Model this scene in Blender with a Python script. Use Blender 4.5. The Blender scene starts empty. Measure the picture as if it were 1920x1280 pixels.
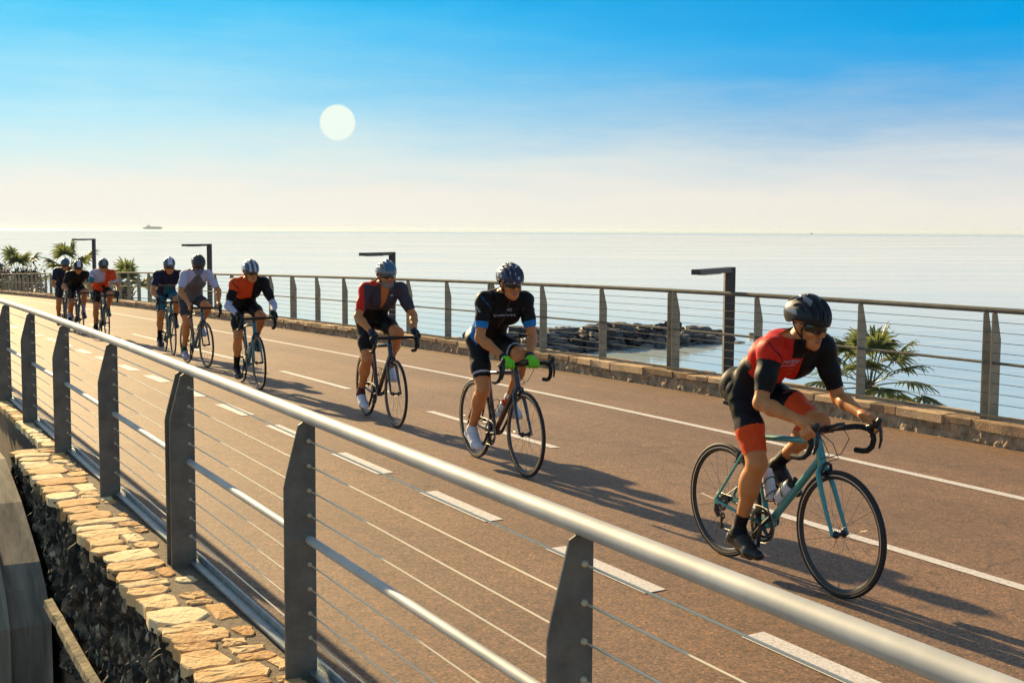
import bpy, math, random
import numpy as np
from math import sin, cos, radians, pi, atan2, hypot, sqrt
from mathutils import Vector, Matrix, noise
from mathutils.bvhtree import BVHTree

scene = bpy.context.scene
COL = scene.collection

# ------------------------------------------------------------------ camera, sky, sun, exposure
EXPO = 0.9
HAZE = 0.000045
CAM_H = 1.93
cam_d = bpy.data.cameras.new('camera')
cam = bpy.data.objects.new('camera', cam_d)
COL.objects.link(cam)
cam_d.sensor_width = 36
cam_d.lens = 45.0
cam_d.clip_start = 0.05
cam_d.clip_end = 90000
cam.location = (0, 0, CAM_H)
_pitch = math.atan(208 / 2400)
cam.rotation_euler = (Matrix.Rotation(pi / 2 - _pitch, 3, 'X') @ Matrix.Rotation(10 / 1920, 3, 'Z')).to_euler()
scene.camera = cam
scene.view_settings.view_transform = 'Standard'
scene.view_settings.look = 'None'
scene.view_settings.exposure = EXPO
scene.view_settings.gamma = 1
scene.view_settings.use_curve_mapping = False

SUN_AZ = radians(32.4)      # left of the view direction
SUN_EL = radians(20)


def lin(r, g, b):
    def f(v):
        v /= 255
        return v / 12.92 if v <= 0.04045 else ((v + 0.055) / 1.055) ** 2.4
    return (f(r), f(g), f(b))


world = bpy.data.worlds.new('World')
scene.world = world
world.use_nodes = True
nt = world.node_tree
nt.nodes.clear()


def N(t, kind, **kw):
    n = t.nodes.new(kind)
    for k, v in kw.items():
        setattr(n, k, v)
    return n


def ramp(t, stops, interp='LINEAR'):
    n = t.nodes.new('ShaderNodeValToRGB')
    cr = n.color_ramp
    cr.interpolation = interp
    while len(cr.elements) < len(stops):
        cr.elements.new(0.5)
    for e, (p, c) in zip(cr.elements, stops):
        e.position = p
        e.color = (c[0], c[1], c[2], 1)
    return n


wo = N(nt, 'ShaderNodeOutputWorld')
bg = N(nt, 'ShaderNodeBackground')
tc = N(nt, 'ShaderNodeTexCoord')
sep = N(nt, 'ShaderNodeSeparateXYZ')
nt.links.new(tc.outputs['Generated'], sep.inputs[0])


def M(t, op, a, b=None, c=None, clamp=False):
    n = t.nodes.new('ShaderNodeMath')
    n.operation = op
    n.use_clamp = clamp
    for i, v in enumerate((a, b, c)):
        if v is None:
            continue
        if isinstance(v, (int, float)):
            n.inputs[i].default_value = v
        else:
            t.links.new(v, n.inputs[i])
    return n.outputs[0]


# faint uneven bands in the sky so that the gradient is not perfectly smooth
mp = N(nt, 'ShaderNodeMapping')
mp.inputs['Scale'].default_value = (4, 4, 26)
nt.links.new(tc.outputs['Generated'], mp.inputs[0])
nz = N(nt, 'ShaderNodeTexNoise')
nz.inputs['Scale'].default_value = 1.7
nz.inputs['Detail'].default_value = 9
nz.inputs['Roughness'].default_value = 0.62
nt.links.new(mp.outputs[0], nz.inputs['Vector'])
wob = M(nt, 'MULTIPLY', M(nt, 'SUBTRACT', nz.outputs['Fac'], 0.5), 0.055)
elev = M(nt, 'ADD', M(nt, 'MAXIMUM', sep.outputs['Z'], 0.0), wob)
elev = M(nt, 'DIVIDE', elev, 0.25, clamp=True)


def px2e(y):                 # picture row of the horizon sky -> ramp position
    return max(0.0, min(1.0, sin(math.atan((431 - y) / 2400)) / 0.25))


left_sky = [(0.0, lin(245, 241, 232)), (px2e(360), lin(247, 243, 232)), (px2e(310), lin(225, 243, 240)), (px2e(230), lin(192, 238, 250)),
            (px2e(140), lin(150, 224, 252)), (px2e(60), lin(100, 210, 252)), (px2e(0), lin(62, 200, 252)), (1.0, lin(30, 150, 225))]
right_sky = [(0.0, lin(240, 234, 222)), (px2e(380), lin(240, 235, 225)), (px2e(310), lin(214, 222, 226)), (px2e(230), lin(150, 192, 226)),
             (px2e(140), lin(62, 170, 232)), (px2e(70), lin(0, 164, 234)), (px2e(0), lin(0, 154, 228)), (1.0, lin(0, 100, 190))]
rl = ramp(nt, left_sky)
rr = ramp(nt, right_sky)
nt.links.new(elev, rl.inputs[0])
nt.links.new(elev, rr.inputs[0])
# azimuth from the sun's side (pale) to the far side (deep)
azx = M(nt, 'DIVIDE', sep.outputs['X'], M(nt, 'ADD', M(nt, 'ABSOLUTE', sep.outputs['Y']), 0.25))
azf = N(nt, 'ShaderNodeMapRange')
azf.interpolation_type = 'SMOOTHSTEP'
azf.inputs['From Min'].default_value = -0.33
azf.inputs['From Max'].default_value = 0.30
nt.links.new(azx, azf.inputs[0])
mixs = N(nt, 'ShaderNodeMix', data_type='RGBA')
nt.links.new(azf.outputs[0], mixs.inputs['Factor'])
nt.links.new(rl.outputs[0], mixs.inputs[6])
nt.links.new(rr.outputs[0], mixs.inputs[7])
# the physical sky takes over above the low band of sky the picture shows
sky = N(nt, 'ShaderNodeTexSky', sky_type='NISHITA', sun_disc=False)
sky.sun_elevation = SUN_EL
sky.sun_rotation = -SUN_AZ
sky.air_density = 1.2
sky.dust_density = 0.6
skm = N(nt, 'ShaderNodeMix', data_type='RGBA', blend_type='MULTIPLY')
skm.inputs['Factor'].default_value = 1
nt.links.new(sky.outputs[0], skm.inputs[6])
skm.inputs[7].default_value = (0.098, 0.091, 0.080, 1)
hi = N(nt, 'ShaderNodeMapRange')
hi.interpolation_type = 'SMOOTHSTEP'
hi.inputs['From Min'].default_value = 0.20
hi.inputs['From Max'].default_value = 0.45
nt.links.new(sep.outputs['Z'], hi.inputs[0])
low = N(nt, 'ShaderNodeMix', data_type='RGBA', blend_type='MULTIPLY')
low.inputs['Factor'].default_value = 1
k_ = 1 / 2 ** EXPO
low.inputs[7].default_value = (k_, k_, k_, 1)
nt.links.new(mixs.outputs[2], low.inputs[6])
fin = N(nt, 'ShaderNodeMix', data_type='RGBA')
nt.links.new(hi.outputs[0], fin.inputs['Factor'])
nt.links.new(low.outputs[2], fin.inputs[6])
nt.links.new(skm.outputs[2], fin.inputs[7])
nt.links.new(fin.outputs[2], bg.inputs['Color'])
bg.inputs['Strength'].default_value = 1.0
nt.links.new(bg.outputs[0], wo.inputs[0])

sun_d = bpy.data.lights.new('sun', 'SUN')
sun_d.energy = 5.0
sun_d.angle = radians(0.6)
sun_d.color = (1.0, 0.75, 0.39)
sun = bpy.data.objects.new('sun', sun_d)
COL.objects.link(sun)
_sd = Vector((-sin(SUN_AZ) * cos(SUN_EL), cos(SUN_AZ) * cos(SUN_EL), sin(SUN_EL)))
sun.rotation_euler = (-_sd).to_track_quat('-Z', 'Y').to_euler()

# ------------------------------------------------------------------ road frame: o across (to the sea), s along (away)
YAW = radians(28)
RC, RS = cos(YAW), sin(YAW)
_ss = np.arange(-60, 160, 0.5)
_dr = np.interp(_ss, [-60, 8, 12, 16, 20, 25, 30, 40, 51, 74, 120, 160], [0, 0, .02, .07, .15, .26, .38, .64, .94, 1.71, 3.3, 4.7])
_kk = np.exp(-0.5 * (np.arange(-12, 13) / 5.0) ** 2)
_kk /= _kk.sum()
_dr = np.convolve(np.pad(_dr, 12, mode='edge'), _kk, mode='valid')


def drop(s):
    return float(np.interp(s, _ss, _dr))


def prof(o):
    return .03 - .0031 * max(0.0, o - 1.7) ** 2


def rz(o, s):
    return prof(o) - drop(s)


def W(o, s, z=0.0):
    return Vector((o * RC - s * RS, o * RS + s * RC, z))


def Wr(o, s, z=0.0):          # z counted from the falling road line
    return W(o, s, z - drop(s))


# ------------------------------------------------------------------ materials
MATS = {}


def mat(name, col, rough=0.6, metal=0.0, var=0.0, vscale=20.0, bump=0.0, bscale=60.0, spec=0.5, col2=None, stretch=None, coat=0.0, detail=4, sss=0.0, emit=None):
    if name in MATS:
        return MATS[name]
    m = bpy.data.materials.new(name)
    m.use_nodes = True
    t = m.node_tree
    b = t.nodes['Principled BSDF']
    b.inputs['Base Color'].default_value = (*col, 1)
    b.inputs['Roughness'].default_value = rough
    b.inputs['Metallic'].default_value = metal
    b.inputs['Specular IOR Level'].default_value = spec
    if coat:
        b.inputs['Coat Weight'].default_value = coat
        b.inputs['Coat Roughness'].default_value = 0.08
    if sss:
        b.inputs['Subsurface Weight'].default_value = sss
        b.inputs['Subsurface Radius'].default_value = (0.02, 0.008, 0.004)
        b.inputs['Subsurface Scale'].default_value = 0.5
    if emit:
        b.inputs['Emission Color'].default_value = (*emit, 1)
        b.inputs['Emission Strength'].default_value = 1
    tcn = N(t, 'ShaderNodeTexCoord')
    vec = tcn.outputs['Object']
    if stretch:
        mpn = N(t, 'ShaderNodeMapping')
        mpn.inputs['Scale'].default_value = stretch
        t.links.new(vec, mpn.inputs[0])
        vec = mpn.outputs[0]
    if var or col2:
        n1 = N(t, 'ShaderNodeTexNoise')
        n1.inputs['Scale'].default_value = vscale
        n1.inputs['Detail'].default_value = detail
        n1.inputs['Roughness'].default_value = 0.65
        t.links.new(vec, n1.inputs['Vector'])
        c2 = col2 if col2 else tuple(min(1, c * (1 - var)) for c in col)
        c1 = col if col2 else tuple(min(1, c * (1 + var)) for c in col)
        r = ramp(t, [(0.32, c2), (0.68, c1)])
        t.links.new(n1.outputs['Fac'], r.inputs[0])
        t.links.new(r.outputs[0], b.inputs['Base Color'])
    if bump:
        n2 = N(t, 'ShaderNodeTexNoise')
        n2.inputs['Scale'].default_value = bscale
        n2.inputs['Detail'].default_value = 4
        t.links.new(vec, n2.inputs['Vector'])
        bp = N(t, 'ShaderNodeBump')  # grey bands paint sheen highlights onto the black shell
        bp.inputs['Strength'].default_value = bump
        bp.inputs['Distance'].default_value = 0.01
        t.links.new(n2.outputs['Fac'], bp.inputs['Height'])
        t.links.new(bp.outputs[0], b.inputs['Normal'])
    MATS[name] = m
    return m


def asphalt():
    m = bpy.data.materials.new('asphalt')
    m.use_nodes = True
    t = m.node_tree
    b = t.nodes['Principled BSDF']
    tcn = N(t, 'ShaderNodeTexCoord')
    v = tcn.outputs['Object']
    big = N(t, 'ShaderNodeTexNoise')
    big.inputs['Scale'].default_value = 0.55
    big.inputs['Detail'].default_value = 6
    t.links.new(v, big.inputs['Vector'])
    r0 = ramp(t, [(0.3, (.208, .123, .068)), (0.7, (.270, .166, .097))])
    t.links.new(big.outputs['Fac'], r0.inputs[0])
    gr = N(t, 'ShaderNodeTexVoronoi')
    gr.inputs['Scale'].default_value = 95
    t.links.new(v, gr.inputs['Vector'])
    sepc = N(t, 'ShaderNodeSeparateColor')
    t.links.new(gr.outputs['Color'], sepc.inputs[0])
    r1 = ramp(t, [(0.0, (.42, .45, .5)), (0.3, (.82, .84, .86)), (0.62, (1.05, 1.0, .97)), (0.9, (1.35, 1.18, 1.05)), (1.0, (2.0, 1.75, 1.55))])
    t.links.new(sepc.outputs[0], r1.inputs[0])
    mx = N(t, 'ShaderNodeMix', data_type='RGBA', blend_type='MULTIPLY')
    mx.inputs['Factor'].default_value = 1
    t.links.new(r0.outputs[0], mx.inputs[6])
    t.links.new(r1.outputs[0], mx.inputs[7])
    # medium blotches, oil and tyre dirt
    md = N(t, 'ShaderNodeTexNoise')
    md.inputs['Scale'].default_value = 7
    md.inputs['Detail'].default_value = 8
    md.inputs['Roughness'].default_value = 0.75
    t.links.new(v, md.inputs['Vector'])
    r2 = ramp(t, [(0.35, (.78, .8, .82)), (0.6, (1.06, 1.04, 1.02))])
    t.links.new(md.outputs['Fac'], r2.inputs[0])
    mx2 = N(t, 'ShaderNodeMix', data_type='RGBA', blend_type='MULTIPLY')
    mx2.inputs['Factor'].default_value = 1
    t.links.new(mx.outputs[2], mx2.inputs[6])
    t.links.new(r2.outputs[0], mx2.inputs[7])
    mr_ = N(t, 'ShaderNodeMapping')
    mr_.inputs['Rotation'].default_value = (0, 0, -YAW)
    t.links.new(v, mr_.inputs[0])
    ms_ = N(t, 'ShaderNodeMapping')
    ms_.inputs['Scale'].default_value = (1.5, .07, 1)
    t.links.new(mr_.outputs[0], ms_.inputs[0])
    tk = N(t, 'ShaderNodeTexNoise')
    tk.inputs['Scale'].default_value = 1.0
    tk.inputs['Detail'].default_value = 6
    t.links.new(ms_.outputs[0], tk.inputs['Vector'])
    r3 = ramp(t, [(0.36, (.84, .85, .87)), (0.62, (1.07, 1.05, 1.03))])
    t.links.new(tk.outputs['Fac'], r3.inputs[0])
    # hairline cracks
    ck = N(t, 'ShaderNodeTexVoronoi', feature='DISTANCE_TO_EDGE')
    ck.inputs['Scale'].default_value = .30
    dw = N(t, 'ShaderNodeTexNoise')
    dw.inputs['Scale'].default_value = 2.2
    dw.inputs['Detail'].default_value = 6
    t.links.new(v, dw.inputs['Vector'])
    va = N(t, 'ShaderNodeVectorMath', operation='MULTIPLY_ADD')
    t.links.new(dw.outputs['Color'], va.inputs[0])
    va.inputs[1].default_value = (1.1, 1.1, 0)
    t.links.new(v, va.inputs[2])
    t.links.new(va.outputs[0], ck.inputs['Vector'])
    r4 = ramp(t, [(0.0, (.62, .62, .62)), (0.004, (1, 1, 1))])
    t.links.new(ck.outputs['Distance'], r4.inputs[0])
    last = mx2.outputs[2]
    for rr2 in (r3, r4):
        mm = N(t, 'ShaderNodeMix', data_type='RGBA', blend_type='MULTIPLY')
        mm.inputs['Factor'].default_value = 1
        t.links.new(last, mm.inputs[6])
        t.links.new(rr2.outputs[0], mm.inputs[7])
        last = mm.outputs[2]
    t.links.new(last, b.inputs['Base Color'])
    b.inputs['Roughness'].default_value = 0.72
    b.inputs['Specular IOR Level'].default_value = 0.35
    n2 = N(t, 'ShaderNodeTexNoise')
    n2.inputs['Scale'].default_value = 160
    n2.inputs['Detail'].default_value = 3
    t.links.new(v, n2.inputs['Vector'])
    bp = N(t, 'ShaderNodeBump')
    bp.inputs['Strength'].default_value = 0.35
    bp.inputs['Distance'].default_value = 0.006
    t.links.new(n2.outputs['Fac'], bp.inputs['Height'])
    t.links.new(bp.outputs[0], b.inputs['Normal'])
    return m


def paint_white():
    m = bpy.data.materials.new('road_paint')
    m.use_nodes = True
    t = m.node_tree
    b = t.nodes['Principled BSDF']
    tcn = N(t, 'ShaderNodeTexCoord')
    n1 = N(t, 'ShaderNodeTexNoise')
    n1.inputs['Scale'].default_value = 45
    n1.inputs['Detail'].default_value = 8
    n1.inputs['Roughness'].default_value = 0.8
    t.links.new(tcn.outputs['Object'], n1.inputs['Vector'])
    r = ramp(t, [(0.33, (.26, .19, .14)), (0.43, (.60, .53, .47)), (0.6, (.80, .76, .72))])
    t.links.new(n1.outputs['Fac'], r.inputs[0])
    t.links.new(r.outputs[0], b.inputs['Base Color'])
    b.inputs['Roughness'].default_value = 0.7
    return m


def stone_mat(name, a, b_, c, rough=0.85, scale=9, attr=True, sun_fleck=None):
    """stone whose tint differs from stone to stone through the per-stone attribute 'tint'"""
    m = bpy.data.materials.new(name)
    m.use_nodes = True
    t = m.node_tree
    b = t.nodes['Principled BSDF']
    tcn = N(t, 'ShaderNodeTexCoord')
    n1 = N(t, 'ShaderNodeTexNoise')
    n1.inputs['Scale'].default_value = scale
    n1.inputs['Detail'].default_value = 9
    n1.inputs['Roughness'].default_value = 0.7
    t.links.new(tcn.outputs['Object'], n1.inputs['Vector'])
    fac = n1.outputs['Fac']
    if attr:
        at = N(t, 'ShaderNodeAttribute', attribute_name='tint')
        fac = M(t, 'ADD', M(t, 'MULTIPLY', fac, 0.6), M(t, 'MULTIPLY', at.outputs['Fac'], 0.4))
    r = ramp(t, [(0.30, a), (0.48, b_), (0.66, c)])
    t.links.new(fac, r.inputs[0])
    t.links.new(r.outputs[0], b.inputs['Base Color'])
    if sun_fleck:  # pale upright flecks painted as grazing sun catching the stones
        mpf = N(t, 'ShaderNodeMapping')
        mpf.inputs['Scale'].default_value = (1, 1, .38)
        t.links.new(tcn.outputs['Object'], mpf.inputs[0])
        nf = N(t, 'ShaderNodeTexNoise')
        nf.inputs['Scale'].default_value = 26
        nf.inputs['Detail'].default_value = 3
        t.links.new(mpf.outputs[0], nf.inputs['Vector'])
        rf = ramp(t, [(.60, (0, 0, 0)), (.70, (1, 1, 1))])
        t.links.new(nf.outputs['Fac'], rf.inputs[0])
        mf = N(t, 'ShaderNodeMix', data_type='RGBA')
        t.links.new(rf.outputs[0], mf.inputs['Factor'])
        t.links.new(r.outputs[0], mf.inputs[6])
        mf.inputs[7].default_value = (*sun_fleck, 1)
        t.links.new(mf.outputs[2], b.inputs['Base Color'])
    b.inputs['Roughness'].default_value = rough
    b.inputs['Specular IOR Level'].default_value = 0.3
    n2 = N(t, 'ShaderNodeTexNoise')
    n2.inputs['Scale'].default_value = 45
    n2.inputs['Detail'].default_value = 7
    t.links.new(tcn.outputs['Object'], n2.inputs['Vector'])
    bp = N(t, 'ShaderNodeBump')
    bp.inputs['Strength'].default_value = 0.6
    bp.inputs['Distance'].default_value = 0.012
    t.links.new(n2.outputs['Fac'], bp.inputs['Height'])
    t.links.new(bp.outputs[0], b.inputs['Normal'])
    return m


def water_mat():
    m = bpy.data.materials.new('sea_water')
    m.use_nodes = True
    t = m.node_tree
    b = t.nodes['Principled BSDF']
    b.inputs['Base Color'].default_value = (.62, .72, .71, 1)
    b.inputs['Roughness'].default_value = 0.06
    b.inputs['IOR'].default_value = 1.333
    tcn = N(t, 'ShaderNodeTexCoord')
    mpn = N(t, 'ShaderNodeMapping')
    mpn.inputs['Scale'].default_value = (0.35, 1.0, 1.0)
    t.links.new(tcn.outputs['Object'], mpn.inputs[0])
    hs = None
    for sc, w, d in ((0.9, 0.45, 3), (0.17, 0.9, 3), (0.02, 2.2, 2)):
        n = N(t, 'ShaderNodeTexNoise')
        n.inputs['Scale'].default_value = sc
        n.inputs['Detail'].default_value = d
        t.links.new(mpn.outputs[0], n.inputs['Vector'])
        o = M(t, 'MULTIPLY', n.outputs['Fac'], w)
        hs = o if hs is None else M(t, 'ADD', hs, o)
    bp = N(t, 'ShaderNodeBump')
    bp.inputs['Strength'].default_value = 0.06
    bp.inputs['Distance'].default_value = 0.5
    # the wind ruffles the open sea further out, where it turns darker
    sx = N(t, 'ShaderNodeSeparateXYZ')
    t.links.new(tcn.outputs['Object'], sx.inputs[0])
    far = N(t, 'ShaderNodeMapRange')
    far.interpolation_type = 'SMOOTHSTEP'
    far.inputs['From Min'].default_value = 1500
    far.inputs['From Max'].default_value = 5200
    t.links.new(sx.outputs['Y'], far.inputs[0])
    slick = N(t, 'ShaderNodeTexNoise')
    mp2 = N(t, 'ShaderNodeMapping')
    mp2.inputs['Scale'].default_value = (0.012, 0.10, 1.0)
    t.links.new(tcn.outputs['Object'], mp2.inputs[0])
    t.links.new(mp2.outputs[0], slick.inputs['Vector'])
    slick.inputs['Scale'].default_value = 1.0
    slick.inputs['Detail'].default_value = 5
    sl_ = ramp(t, [(0.42, (0, 0, 0)), (0.62, (1, 1, 1))])
    t.links.new(slick.outputs['Fac'], sl_.inputs[0])
    t.links.new(M(t, 'ADD', M(t, 'ADD', M(t, 'MULTIPLY', far.outputs[0], 0.55), 0.05), M(t, 'MULTIPLY', sl_.outputs[0], 0.06)), b.inputs['Roughness'])
    t.links.new(M(t, 'ADD', M(t, 'MULTIPLY', sl_.outputs[0], 0.08), 0.06), bp.inputs['Strength'])
    t.links.new(hs, bp.inputs['Height'])
    t.links.new(bp.outputs[0], b.inputs['Normal'])
    return m


# ------------------------------------------------------------------ mesh helpers
class MB:
    def __init__(s):
        s.v, s.f, s.mi, s.tint = [], [], [], []

    def add(s, verts, faces, mi=0, tint=0.5):
        k = len(s.v)
        s.v.extend([tuple(p) for p in verts])
        for f in faces:
            s.f.append(tuple(i + k for i in f))
            s.mi.append(mi)
            s.tint.append(tint)

    def box(s, c, sx, sy, sz, rot=None, mi=0):
        vs = [Vector((x * sx / 2, y * sy / 2, z * sz / 2)) for x in (-1, 1) for y in (-1, 1) for z in (-1, 1)]
        if rot is not None:
            vs = [rot @ v for v in vs]
        vs = [v + Vector(c) for v in vs]
        s.add(vs, [(0, 1, 3, 2), (4, 6, 7, 5), (0, 4, 5, 1), (2, 3, 7, 6), (0, 2, 6, 4), (1, 5, 7, 3)], mi)

    def tube(s, pts, r, n=8, mi=0, caps=True, flat=None):
        pts = [Vector(p) for p in pts]
        m = len(pts)
        rs = r if isinstance(r, (list, tuple)) else [r] * m
        rings = []
        up = None
        for i, p in enumerate(pts):
            a = pts[max(0, i - 1)]
            b = pts[min(m - 1, i + 1)]
            d = (b - a)
            if d.length < 1e-9:
                d = Vector((0, 0, 1))
            d.normalize()
            if up is None:
                up = Vector((0, 0, 1)) if abs(d.z) < 0.9 else Vector((0, 1, 0))
            x = d.cross(up)
            if x.length < 1e-6:
                x = d.cross(Vector((1, 0, 0)))
            x.normalize()
            y = x.cross(d)
            y.normalize()
            up = y
            fx, fy = flat if flat else (1, 1)
            rings.append([p + (x * cos(2 * pi * k / n) * fx + y * sin(2 * pi * k / n) * fy) * rs[i] for k in range(n)])
        vs = [q for rg in rings for q in rg]
        fs = []
        for i in range(m - 1):
            for k in range(n):
                a, b = i * n + k, i * n + (k + 1) % n
                fs.append((a, b, b + n, a + n))
        if caps:
            fs.append(tuple(reversed(range(n))))
            fs.append(tuple(range((m - 1) * n, m * n)))
        s.add(vs, fs, mi)

    def ring(s, c, R, prof_, axis='y', n=48, mi=0):
        """sweep a closed (radial, axial) profile round a circle in the xz plane"""
        c = Vector(c)
        m = len(prof_)
        vs = []
        for k in range(n):
            a = 2 * pi * k / n
            for (dr, dy) in prof_:
                vs.append(c + Vector((cos(a) * (R + dr), dy, sin(a) * (R + dr))))
        fs = []
        for k in range(n):
            k2 = (k + 1) % n
            for j in range(m):
                j2 = (j + 1) % m
                fs.append((k * m + j, k * m + j2, k2 * m + j2, k2 * m + j))
        s.add(vs, fs, mi)

    def lathe(s, prof_, c=(0, 0, 0), rot=None, n=16, mi=0):
        vs = []
        for (r, z) in prof_:
            for k in range(n):
                v = Vector((r * cos(2 * pi * k / n), r * sin(2 * pi * k / n), z))
                vs.append((rot @ v if rot is not None else v) + Vector(c))
        fs = []
        for i in range(len(prof_) - 1):
            for k in range(n):
                a, b = i * n + k, i * n + (k + 1) % n
                fs.append((a, b, b + n, a + n))
        fs.append(tuple(reversed(range(n))))
        fs.append(tuple(range((len(prof_) - 1) * n, len(prof_) * n)))
        s.add(vs, fs, mi)

    def build(s, name, mats, parent=None, smooth=True, angle=40, tint=False):
        me = bpy.data.meshes.new(name)
        me.from_pydata(s.v, [], s.f)
        if not isinstance(mats, (list, tuple)):
            mats = [mats]
        for m in mats:
            me.materials.append(m)
        if len(mats) > 1:
            me.polygons.foreach_set('material_index', s.mi)
        if tint:
            at = me.attributes.new('tint', 'FLOAT', 'FACE')
            at.data.foreach_set('value', s.tint)
        me.update()
        if smooth:
            me.polygons.foreach_set('use_smooth', [True] * len(me.polygons))
            try:
                me.set_sharp_from_angle(angle=radians(angle))
            except Exception:
                pass
        o = bpy.data.objects.new(name, me)
        COL.objects.link(o)
        if parent is not None:
            o.parent = parent
        return o


def np_mesh(name, v, f, mats, parent=None, mi=None, smooth=True):
    me = bpy.data.meshes.new(name)
    me.from_pydata([tuple(p) for p in v.tolist()], [], [tuple(q) for q in f.tolist()])
    for m in (mats if isinstance(mats, (list, tuple)) else [mats]):
        me.materials.append(m)
    if mi is not None:
        me.polygons.foreach_set('material_index', np.asarray(mi, dtype=np.int32))
    me.polygons.foreach_set('use_smooth', [smooth] * len(me.polygons))
    me.update()
    o = bpy.data.objects.new(name, me)
    COL.objects.link(o)
    if parent is not None:
        o.parent = parent
    return o


def empty(name, loc=(0, 0, 0), rz_=0.0):
    o = bpy.data.objects.new(name, None)
    o.empty_display_size = 0.2
    COL.objects.link(o)
    o.location = loc
    o.rotation_euler = (0, 0, rz_)
    return o


def tag(o, label=None, cat=None, group=None, kind=None):
    if label:
        o['label'] = label
    if cat:
        o['category'] = cat
    if group:
        o['group'] = group
    if kind:
        o['kind'] = kind
    return o


def copy_tree(o, parent=None):
    c = o.copy()
    COL.objects.link(c)
    c.parent = parent
    for ch in list(o.children):
        copy_tree(ch, c)
    return c


def sstrip(name, o0, o1, s0, s1, m, dz=0.004, ds=0.5, no=1):
    b = MB()
    n = max(1, int(math.ceil((s1 - s0) / ds)))
    vs, fs = [], []
    for i in range(n + 1):
        s = s0 + (s1 - s0) * i / n
        for j in range(no + 1):
            o = o0 + (o1 - o0) * j / no
            vs.append(W(o, s, rz(o, s) + dz))
    w = no + 1
    for i in range(n):
        for j in range(no):
            fs.append((i * w + j, i * w + j + 1, (i + 1) * w + j + 1, (i + 1) * w + j))
    b.add(vs, fs)
    return b.build(name, m)


# ------------------------------------------------------------------ setting: sea, land, road
SEA = -4.2
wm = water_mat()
b = MB()
R_ = 20000
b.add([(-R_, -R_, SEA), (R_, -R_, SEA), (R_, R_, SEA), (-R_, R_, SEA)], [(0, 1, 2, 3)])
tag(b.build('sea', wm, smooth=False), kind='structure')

m_road = asphalt()
tag(sstrip('road', 1.66, 10.5, -14, 150, m_road, dz=0.0, ds=0.5, no=16), kind='structure')
m_paint = paint_white()
LINES = dict(edge=(7.93, 8.05), dash=(5.70, 5.80), wide=(3.745, 3.895))
tag(sstrip('edge_line', *LINES['edge'], -14, 150, m_paint), kind='structure')
bb = MB()


def mark(bm, o0, o1, s0, s1, sl=0.0):
    n = max(2, int((s1 - s0) / 0.4))
    vs, fs = [], []
    for i in range(n + 1):
        for (o, e) in ((o0, 0), (o1, sl)):
            s = s0 + (s1 - s0) * i / n + e
            vs.append(W(o, s, rz(o, s) + 0.004))
    for i in range(n):
        fs.append((2 * i, 2 * i + 1, 2 * i + 3, 2 * i + 2))
    bm.add(vs, fs)


for k in range(-2, 26):
    mark(bb, *LINES['dash'], 9.96 + 5.25 * k, 9.96 + 5.25 * k + 2.78)
tag(bb.build('lane_dashes', m_paint), kind='structure')
bb = MB()
for k in range(-4, 60):
    mark(bb, *LINES['wide'], 5.53 + 1.885 * k, 5.53 + 1.885 * k + 1.07, 0.02)
tag(bb.build('cycle_lane_dashes', m_paint), kind='structure')

# land under and beside the road
m_soil = mat('dry_soil', (.16, .12, .08), rough=0.95, var=0.35, vscale=3, bump=0.5, bscale=8)
b = MB()
gs = [(-60, 0), (0, 0), (60, -.3), (150, -3.2)]
vs, fs = [], []
for (s, dz) in gs:
    for (o, z) in ((-300, -2.6), (1.0, -2.6)):
        vs.append(W(o, s * 1.0, z + dz * 0.2))
for i in range(len(gs) - 1):
    fs.append((2 * i, 2 * i + 1, 2 * i + 3, 2 * i + 2))
b.add(vs, fs)
tag(b.build('ground', m_soil), kind='structure')
# lower promenade and beach on the sea side
m_prom = mat('promenade_paving', (.30, .25, .20), rough=0.8, var=0.2, vscale=2.5, bump=0.2, bscale=20)
m_sand = mat('beach_sand', (.34, .27, .19), rough=0.95, var=0.2, vscale=1.2, bump=0.3, bscale=10)
b = MB()
vs, fs = [], []
ns = 40
pr_o = [(10.75, -2.3), (15.2, -2.35), (15.2, -3.3), (19.5, SEA - 0.35)]
for i in range(ns + 1):
    s = -14 + 164 * i / ns
    for (o, z) in pr_o:
        vs.append(W(o, s, z - min(drop(s) * .3, .9) if z > -3 else z))
w = len(pr_o)
for i in range(ns):
    for j in range(w - 1):
        fs.append((i * w + j, i * w + j + 1, (i + 1) * w + j + 1, (i + 1) * w + j))
b.add(vs, fs)
tag(b.build('promenade', m_prom, smooth=False), kind='structure')

# ------------------------------------------------------------------ stone walls
random.seed(11)
m_cap = stone_mat('honey_capstone', (.52, .27, .09), (.74, .47, .21), (.86, .66, .38))
m_cap2 = stone_mat('weathered_coping', (.24, .15, .08), (.47, .30, .165), (.66, .46, .26))
m_mortar = mat('lime_mortar', (.20, .15, .10), rough=0.95, var=0.35, vscale=30, bump=0.9, bscale=90)
m_rubble = stone_mat('shade_toned_rubble', (.006, .006, .005), (.032, .028, .022), (.24, .19, .125), scale=15, sun_fleck=(.50, .42, .29))  # near-black stops put the wall's shade into the stone colour
m_side = stone_mat('grey_rubble', (.17, .13, .08), (.36, .265, .165), (.52, .385, .24), scale=5)


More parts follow.
